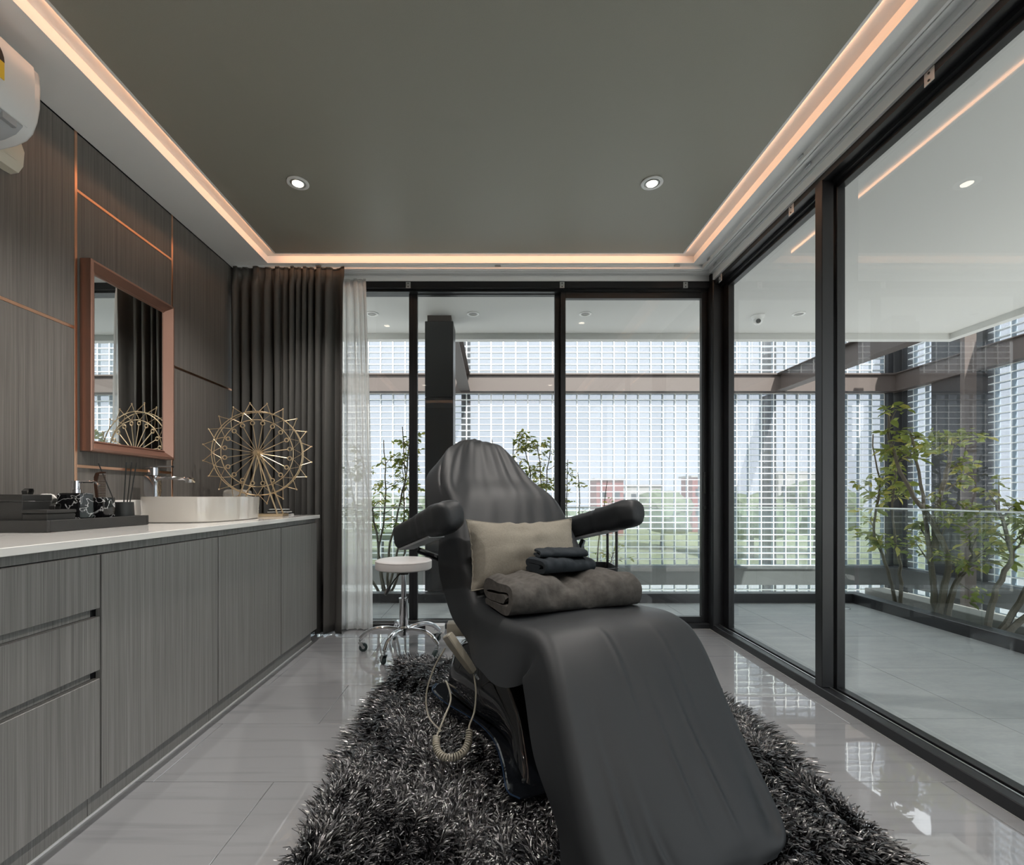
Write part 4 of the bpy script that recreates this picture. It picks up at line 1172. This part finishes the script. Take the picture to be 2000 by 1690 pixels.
def folded(rootobj, name, path, th, c, yaw, half, mat, seed, sag=0.0, taper=0.0, nl=60, lump=1.0):
    """a cloth folded along PATH (depth, height), running HALF each way"""
    P_ = [Vector((p[0], p[1], 0)) for p in catmull(path, 6)]
    n = len(P_)
    left, right = [], []
    for i in range(n):
        t_ = (P_[min(i+1, n-1)] - P_[max(i-1, 0)]).normalized()
        nn = Vector((-t_.y, t_.x, 0))
        left.append(P_[i] + nn*th/2); right.append(P_[i] - nn*th/2)
    rim = left + [P_[-1] + (P_[-1]-P_[-2]).normalized()*th*0.45] + list(reversed(right)) + [P_[0] + (P_[0]-P_[1]).normalized()*th*0.45]
    r = Vector((math.cos(yaw), math.sin(yaw), 0)); a = Vector((math.sin(yaw), -math.cos(yaw), 0))
    rr = []
    for k in range(nl+1):
        f = -1 + 2*k/nl
        sc = 1 - 0.10*abs(f)**6
        ring_ = []
        for q in rim:
            d = Vector((q.x*2, q.y*6, f*2.2+seed))
            bump = lump*(0.024*noise.noise(d) + 0.013*noise.noise(d*2.7))
            z = q.y*(sc - 0.06*f*taper) + bump*min(1, q.y/0.03) - sag*(f*f)*min(1, q.y/0.05)
            ring_.append(Vector(c) + r*(f*half + 0.010*noise.noise(d*1.6)) + a*(q.x*sc*(1+taper*f*0.15) + 0.6*bump) + Vector((0, 0, max(0.0, z))))
        rr.append(ring_)
    return put(name, MB().rings(rr), mat, rootobj)
bk = root('folded_blanket', (0.27, 1.76, 0.545), 'thick grey fleece blanket folded on the chair seat', 'blanket')
folded(bk, 'blanket_fold', [(-0.13, 0.018), (-0.02, 0.018), (0.085, 0.020), (0.118, 0.034), (0.122, 0.068), (0.095, 0.100), (0.0, 0.106), (-0.10, 0.102), (-0.125, 0.080), (-0.10, 0.062), (-0.02, 0.060), (0.062, 0.060)], 0.034, (0.252, 1.762, 0.548), math.radians(20), 0.258, M['blanket'], 1.7, 0.008, lump=1.35)
tw = root('folded_towel', (0.24, 1.80, 0.66), 'small dark terry towel folded on top of the grey blanket', 'towel')
folded(tw, 'towel_fold', [(-0.075, 0.012), (0.0, 0.012), (0.055, 0.014), (0.072, 0.028), (0.060, 0.045), (0.0, 0.047), (-0.06, 0.045), (-0.072, 0.034), (-0.05, 0.028), (0.03, 0.029)], 0.016, (0.250, 1.79, 0.668), math.radians(24), 0.112, M['towel'], 5.1, 0.002, lump=0.5)
folded(tw, 'wash_cloth', [(-0.055, 0.006), (0.0, 0.006), (0.045, 0.008), (0.055, 0.016), (0.042, 0.023), (0.0, 0.024), (-0.05, 0.023)], 0.010, (0.252, 1.80, 0.724), math.radians(10), 0.092, M['towel'], 9.3, 0.002, lump=0.3)

# ================================================================== stool
SX, SY = -0.558, 2.94
st = root('stool', (SX, SY, 0), 'round white padded stool on a chrome five-star base with casters', 'stool')
put('seat', MB().lathe([(0.13, 0.503), (0.166, 0.504), (0.1715, 0.510), (0.172, 0.550), (0.169, 0.557), (0.160, 0.561), (0.09, 0.566), (0.0, 0.567)], (SX, SY, 0), 48), M['white_vinyl'], st)
put('piping', MB().tube([(SX+0.1705*math.cos(t_), SY+0.1705*math.sin(t_), 0.5535) for t_ in [2*math.pi*k/48 for k in range(48)]], 0.0022, 6, False, True), M['white_vinyl'], st)
put('seat_plate', MB().lathe([(0.030, 0.470), (0.030, 0.485), (0.10, 0.492), (0.11, 0.503)], (SX, SY, 0), 24), M['rubber'], st)
put('gas_rod', MB().lathe([(0.0155, 0.29), (0.0155, 0.475)], (SX, SY, 0), 20), M['chrome'], st)
put('sleeve', MB().lathe([(0.024, 0.115), (0.0265, 0.125), (0.0265, 0.315), (0.030, 0.318), (0.030, 0.324), (0.016, 0.326)], (SX, SY, 0), 24), M['chrome'], st)
lvr = put('height_lever', MB().tube([(SX-0.015, SY-0.02, 0.480), (SX-0.045, SY-0.06, 0.445), (SX-0.062, SY-0.085, 0.415)], 0.004, 6), M['rubber'], st)
put('paddle', MB().tube([(SX-0.060, SY-0.082, 0.420), (SX-0.078, SY-0.105, 0.388), (SX-0.088, SY-0.118, 0.366)], [0.006, 0.012, 0.011], 8), M['rubber'], lvr)
put('hub', MB().lathe([(0.020, 0.085), (0.034, 0.10), (0.036, 0.145), (0.028, 0.155)], (SX, SY, 0), 20), M['chrome'], st)
for k in range(5):
    a = math.radians(41+72*k); ca, sa = math.cos(a), math.sin(a)
    pr = catmull([(0.02, 0.128), (0.10, 0.140), (0.17, 0.136), (0.225, 0.112), (0.262, 0.078)], 4)
    put('leg', MB().tube([(SX+ca*r_, SY+sa*r_, z_) for r_, z_ in pr], [0.0145 if i < 13 else 0.0135 for i in range(len(pr))], 12), M['chrome'], st)
    cx, cy = SX+ca*0.265, SY+sa*0.265
    b = a + 1.9 + 0.7*k
    fx, fy = math.cos(b), math.sin(b)
    m = MB().tube([(cx, cy, 0.078), (cx, cy, 0.058)], 0.006, 8)
    for s_ in (-1, 1):
        ox, oy = -fy*0.012*s_, fx*0.012*s_
        q = [(cx+ox-fx*0.012, cy+oy-fy*0.012, 0.058), (cx+ox+fx*0.012, cy+oy+fy*0.012, 0.058), (cx+ox+fx*0.026, cy+oy+fy*0.026, 0.022), (cx+ox+fx*0.014, cy+oy+fy*0.014, 0.022)]
        q2 = [(p[0]-fy*0.002*s_, p[1]+fx*0.002*s_, p[2]) for p in q]
        m.rings([q, q2], True, (True, True), False)
    m.rings([[(cx-fx*0.012-fy*0.013, cy-fy*0.012+fx*0.013, 0.056), (cx+fx*0.014-fy*0.013, cy+fy*0.014+fx*0.013, 0.056), (cx+fx*0.014+fy*0.013, cy+fy*0.014-fx*0.013, 0.056), (cx-fx*0.012+fy*0.013, cy-fy*0.012-fx*0.013, 0.056)],
             [(cx-fx*0.012-fy*0.013, cy-fy*0.012+fx*0.013, 0.060), (cx+fx*0.014-fy*0.013, cy+fy*0.014+fx*0.013, 0.060), (cx+fx*0.014+fy*0.013, cy+fy*0.014-fx*0.013, 0.060), (cx-fx*0.012+fy*0.013, cy-fy*0.012-fx*0.013, 0.060)]], True, (True, True), False)
    fk = put('caster', m, M['silver'], st)
    w0 = Vector((cx+fx*0.020, cy+fy*0.020, 0.026)); axd = Vector((-fy, fx, 0))
    m = MB().tube([w0-axd*0.010, w0-axd*0.008, w0+axd*0.008, w0+axd*0.010], [0.0225, 0.0255, 0.0255, 0.0225], 18)
    put('wheel', m, M['dark_green'], fk)
    put('wheel_hub', MB().tube([w0-axd*0.0115, w0+axd*0.0115], 0.010, 12), M['silver'], fk)

# ---- white box on the floor by the window
wbx2 = root('adapter_box', (-0.41, 3.32, 0), 'small white plastic box on the floor behind the stool', 'box')
put('housing', MB().rbox(-0.475, -0.345, 3.29, 3.36, 0.0005, 0.058, 0.004, 2, False), M['white_plastic'], wbx2)
put('cover_screw', MB().lathe([(0.005, -0.002), (0.005, 0.0)], (-0.41, 3.29, 0.03), 10, 'Y'), M['grey_plastic'], wbx2)

# ---- dark trolley behind the chair
tl = root('trolley', (0.58, 3.0, 0), 'dark plastic tray trolley half hidden behind the chair', 'trolley')
for z, h in ((0.10, 0.05), (0.445, 0.07), (0.735, 0.045)):
    m = MB()
    def rr4(x, z_): return [(px_, py_, z_) for px_, py_ in stadium(0.575, 3.0, 0.185*x, 0.15*x, 28, 6)]
    m.rings([rr4(0.93, z), rr4(1.0, z+h), rr4(1.02, z+h+0.004), rr4(0.96, z+h+0.004), rr4(0.90, z+0.008)])
    put('tray', m, M['dark_steel'], tl)
for x in (0.40, 0.742):
    for y in (2.885, 3.115):
        put('post', MB().tube([(x, y, 0.06), (x, y, 0.80)], 0.009, 8), M['dark_steel'], tl)
        c_ = put('caster', MB().tube([(x, y, 0.075), (x, y, 0.045)], 0.008, 8), M['silver'], tl)
        put('wheel', MB().tube([(x-0.009, y, 0.026), (x+0.009, y, 0.026)], 0.0255, 14), M['rubber'], c_)

# ================================================================== planter trees
def leaf_mesh(name, L, W, mat):
    m = MB()
    v = [(0, 0, 0), (0.35*L, -0.5*W, 0.05*L), (0.35*L, 0, -0.02*L), (0.35*L, 0.5*W, 0.05*L), (0.72*L, -0.34*W, 0.02*L), (0.72*L, 0, -0.05*L), (0.72*L, 0.34*W, 0.02*L), (L, 0, -0.12*L)]
    f = [(0, 1, 2), (0, 2, 3), (1, 4, 5, 2), (2, 5, 6, 3), (4, 7, 5), (5, 7, 6)]
    return m.add(v, f, True).mesh(name, mat)
LM = [leaf_mesh('leaf', 0.085, 0.042, M['leaf']), leaf_mesh('leaf', 0.085, 0.042, M['leaf_yellow'])]
def shrub(name, label, base, stems, seed, leaf_scale, n_single, spread=0.5, leaves_per=7, trunk=0.014, twigs=9, lead=0.45):
    """stems: list of polylines (world); leaves sit in sprays at the twig ends"""
    R_ = random.Random(seed)
    t = root(name, base, label, 'tree', group='slender trees in the planter beds')
    wood = []
    sprays = []
    def clear(p):
        return not (p.z < 0.93 and 3.1 < p.x < 3.31) and not (-0.69 < p.x < -0.33 and 4.2 < p.y < 4.75) and not (p.y < 4.36 and p.x < 3.0 and p.z < 0.93)
    for s_ in stems:
        pts = [Vector(p) for p in catmull(s_, 5)]
        n = len(pts)
        wood.append(([p + Vector((R_.gauss(0, 0.005), R_.gauss(0, 0.005), 0)) for p in pts], [trunk*(1-0.8*i/(n-1))+0.0018 for i in range(n)]))
        for k in range(twigs):
            f = R_.uniform(lead, 1.0)
            p = pts[min(n-1, int(f*(n-1)))]
            d = (pts[-1]-pts[0]).normalized()*0.6 + Vector((R_.gauss(0, 1), R_.gauss(0, 1), R_.gauss(0.15, 0.6)))*0.8
            d.normalize()
            L = spread*R_.uniform(0.35, 1.0)*(1.15-0.6*f)
            q1 = p + d*L*0.5 + Vector((0, 0, 0.04*L)); q2 = p + d*L + Vector((R_.gauss(0, .03), R_.gauss(0, .03), R_.gauss(0.02, .03)))
            if not (clear(q1) and clear(q2)): continue
            wood.append(([p, q1, q2], [0.0042*trunk/0.014, 0.0030*trunk/0.014, 0.0014]))
            sprays.append((q1, d, 0.5)); sprays.append((q2, d, 1.0))
            for e in range(2):
                d2 = (d + Vector((R_.gauss(0, 1), R_.gauss(0, 1), R_.gauss(0, 0.5)))*0.7).normalized()
                q3 = q1 + d2*L*0.45
                if not clear(q3): continue
                wood.append(([q1, q3], [0.002, 0.001])); sprays.append((q3, d2, 0.9))
    for i, (pts, rad) in enumerate(wood):
        if i == 0: stem_mb = MB()
        stem_mb.tube(pts, rad, 6)
    put('branches', stem_mb, M['bark'], t)
    mats = []
    for q, d, wgt in sprays:
        for k in range(max(1, int(leaves_per*wgt*R_.uniform(0.6, 1.2)))):
            yaw = math.atan2(d.y, d.x) + R_.gauss(0, 1.1)
            mtx = Matrix.Translation(q + Vector((R_.gauss(0, .022), R_.gauss(0, .022), R_.gauss(0, .016)))*(leaf_scale/1.0)) @ Matrix.Rotation(yaw, 4, 'Z') @ Matrix.Rotation(R_.gauss(0.15, 0.4), 4, 'Y') @ Matrix.Rotation(R_.gauss(0, 0.5), 4, 'X') @ Matrix.Scale(leaf_scale*R_.uniform(0.6, 1.15), 4)
            mats.append((mtx, 1 if R_.random() < 0.22 else 0))
    R_.shuffle(mats)
    for mtx, y_ in mats[:n_single]:
        o = bpy.data.objects.new('leaf', LM[y_]); COL.objects.link(o)
        attach(o, t); o.matrix_basis = mtx
    rest = mats[n_single:]
    if rest:
        m = MB(); idx = []
        bv = [v.co.copy() for v in LM[0].vertices]; bf = [tuple(p.vertices) for p in LM[0].polygons]
        for mtx, y_ in rest:
            m.add([tuple(mtx @ v) for v in bv], bf, True); idx += [y_]*len(bf)
        fo = put('foliage', m, [M['leaf'], M['leaf_yellow']], t, kind='stuff')
        fo.data.polygons.foreach_set('material_index', idx)
    return t
shrub('planter_tree', 'slender many-stemmed tree behind the stool and sheer curtain', (-1.04, 4.58, -0.06),
      [[(-1.04, 4.58, -0.06), (-1.12, 4.58, 0.5), (-1.22, 4.60, 1.0), (-1.30, 4.62, 1.45)], [(-1.03, 4.58, -0.06), (-1.0, 4.6, 0.5), (-0.88, 4.6, 1.0), (-0.80, 4.6, 1.58)],
       [(-1.05, 4.60, -0.06), (-1.12, 4.62, 0.35), (-1.05, 4.62, 0.9), (-1.08, 4.64, 1.5)], [(-1.03, 4.56, -0.06), (-0.93, 4.55, 0.4), (-0.86, 4.56, 0.85), (-0.88, 4.58, 1.62)],
       [(-1.06, 4.58, -0.06), (-1.25, 4.58, 0.3), (-1.34, 4.6, 0.8), (-1.42, 4.6, 1.35)], [(-1.02, 4.58, -0.06), (-0.90, 4.6, 0.3), (-0.80, 4.6, 0.9), (-0.74, 4.62, 1.5)]],
      11, 0.74, 120, 0.30, 5, 0.013, 10, 0.5)
shrub('planter_tree', 'slender many-stemmed tree rising behind the chair headrest', (0.30, 4.6, -0.06),
      [[(0.28, 4.6, -0.06), (0.20, 4.6, 0.5), (0.12, 4.6, 1.0), (-0.02, 4.6, 1.5)], [(0.30, 4.6, -0.06), (0.30, 4.6, 0.6), (0.36, 4.62, 1.1), (0.25, 4.62, 1.58)],
       [(0.32, 4.6, -0.06), (0.42, 4.6, 0.5), (0.50, 4.6, 1.0), (0.55, 4.6, 1.52)], [(0.31, 4.58, -0.06), (0.24, 4.58, 0.6), (0.20, 4.58, 1.0), (0.18, 4.58, 1.5)], [(0.33, 4.6, -0.06), (0.36, 4.6, 0.6), (0.45, 4.6, 1.0), (0.42, 4.6, 1.48)]],
      23, 0.72, 120, 0.26, 5, 0.010, 11, 0.55)
shrub('planter_shrub', 'small sparse shrub behind the trolley', (0.95, 4.55, -0.06),
      [[(0.95, 4.55, -0.06), (0.85, 4.55, 0.5), (0.80, 4.55, 1.18)], [(0.96, 4.55, -0.06), (1.0, 4.55, 0.5), (1.08, 4.55, 1.10)], [(0.97, 4.55, -0.06), (1.1, 4.53, 0.3), (1.14, 4.52, 0.42)], [(0.94, 4.55, -0.06), (0.72, 4.55, 0.6), (0.70, 4.55, 1.3)]],
      31, 0.6, 60, 0.16, 4, 0.008, 5, 0.6)
shrub('planter_tree', 'crooked tree with thick grey trunk outside the side window', (3.42, 3.66, -0.06),
      [[(3.42, 3.66, -0.06), (3.44, 3.66, 0.18), (3.47, 3.64, 0.45), (3.33, 3.62, 0.75), (3.16, 3.62, 1.0), (3.02, 3.62, 1.35), (2.98, 3.6, 1.6)],
       [(3.44, 3.68, -0.06), (3.41, 3.7, 0.25), (3.38, 3.7, 0.55), (3.30, 3.68, 0.95), (3.20, 3.66, 1.45)], [(3.44, 3.64, -0.06), (3.50, 3.62, 0.25), (3.60, 3.6, 0.45), (3.58, 3.58, 0.62)],
       [(3.40, 3.68, 0.55), (3.45, 3.7, 0.9), (3.58, 3.75, 1.2), (3.62, 3.76, 1.45)]],
      41, 0.98, 260, 0.36, 7, 0.025, 9, 0.42)
shrub('planter_tree', 'leaning thin tree beside the far balcony corner', (3.55, 4.18, -0.06),
      [[(3.55, 4.20, -0.06), (3.47, 4.20, 0.3), (3.35, 4.20, 0.65), (3.40, 4.20, 1.0), (3.34, 4.2, 1.5)], [(3.56, 4.16, -0.06), (3.53, 4.14, 0.35), (3.48, 4.14, 0.6), (3.45, 4.12, 0.9), (3.48, 4.1, 1.35)]],
      57, 0.95, 200, 0.34, 7, 0.014, 10, 0.35)
shrub('planter_tree', 'curving tree with twin trunks at the picture edge', (3.45, 3.28, -0.06),
      [[(3.40, 3.30, -0.06), (3.46, 3.3, 0.25), (3.58, 3.3, 0.55), (3.50, 3.3, 0.85), (3.40, 3.3, 1.0)], [(3.43, 3.26, -0.06), (3.58, 3.2, 0.15), (3.70, 3.14, 0.4), (3.68, 3.1, 0.8), (3.72, 3.1, 1.3)],
       [(3.44, 3.28, -0.06), (3.62, 3.25, 0.3), (3.78, 3.2, 0.75), (3.86, 3.2, 1.2)]],
      63, 1.0, 220, 0.32, 7, 0.021, 8, 0.5)

# ================================================================== the world outside
put('ground', MB().box(-120, 120, -60, 160, -5.2, -4.0), M['grass'], kind='structure', label='grassy land far below the building')
put('bounce_plaza', MB().box(-60, 60, -40, 29, -4.0, -3.98), M['bounce_ground'], kind='structure', label='pale paving added around the building to bounce sunlight upwards')  # pale ground added to bounce sunlight up onto the soffits
def far_tree(x, y, h, r, label):
    t = root('tree', (x, y, -4), label, 'tree', group='trees in the distance beyond the glass blocks')
    put('trunk', MB().tube([(x, y, -4), (x+0.1, y, -4+h*0.5)], [0.22, 0.12], 7), M['bark'], t)
    bm = bmesh.new()
    bmesh.ops.create_icosphere(bm, subdivisions=3, radius=1)
    for v in bm.verts:
        d = 1 + 0.32*noise.noise(v.co*2.2 + Vector((x, y, 0))) + 0.14*noise.noise(v.co*6 + Vector((y, x, 0)))
        v.co = Vector((x + v.co.x*r*d, y + v.co.y*r*d, -4 + h*0.66 + v.co.z*h*0.36*d))
    m = MB(); m.from_bm(bm, False)
    put('crown', m, M['far_tree'], t)
far = [(-16, 34, 5.3, 3.0), (-9, 38, 5.0, 2.8), (-4, 33, 5.0, 2.6), (-0.5, 40, 4.6, 2.7), (4.5, 45, 4.7, 2.6), (15.5, 44, 5.4, 2.8), (20.5, 38, 5.2, 3.0), (27, 40, 6.0, 3.2)]
names = ['distant round tree at the far edge beyond the curtains', 'distant tree beyond the bush by the curtains', 'distant tree beyond the thin mullion beside the curtains', 'distant low tree beyond the dark column',
         'distant tree beyond the chair back, before the red building', 'distant tree beyond the sliding door handle', 'distant tree beyond the corner post', 'tallest distant tree beyond the first side window']
for (x, y, h, r), l in zip(far, names): far_tree(x, y, h, r, l)
def far_house(x, y, w, h, mat, label):
    b = root('building', (x, y, -4), label, 'building')
    put('wall', MB().box(x-w/2, x+w/2, y, y+4, -4, -4+h), mat, b)
    put('roof', MB().box(x-w/2-0.3, x+w/2+0.3, y-0.3, y+4.3, -4+h, -3.75+h), M['pale_wall'], b)
    n = max(2, int(w/1.6))
    for i in range(n):
        for k in range(2):
            cx = x-w/2+(i+0.5)*w/n
            put('window', MB().box(cx-0.4, cx+0.4, y-0.05, y, -4+h*0.3+k*h*0.36, -4+h*0.3+k*h*0.36+1.0), M['far_glass'], b)
far_house(14.6, 60, 3.4, 7.0, M['red_wall'], 'small red building in the distance behind the chair arm')
far_house(30, 66, 5, 7.6, M['red_wall'], 'faint red building in the distance beside the sliding door stile')
far_house(22, 75, 9, 6.6, M['pale_wall'], 'pale low building in the distance beyond the sliding door')
far_house(48, 72, 10, 8.5, M['pale_wall'], 'pale building in the distance beyond the first side window')
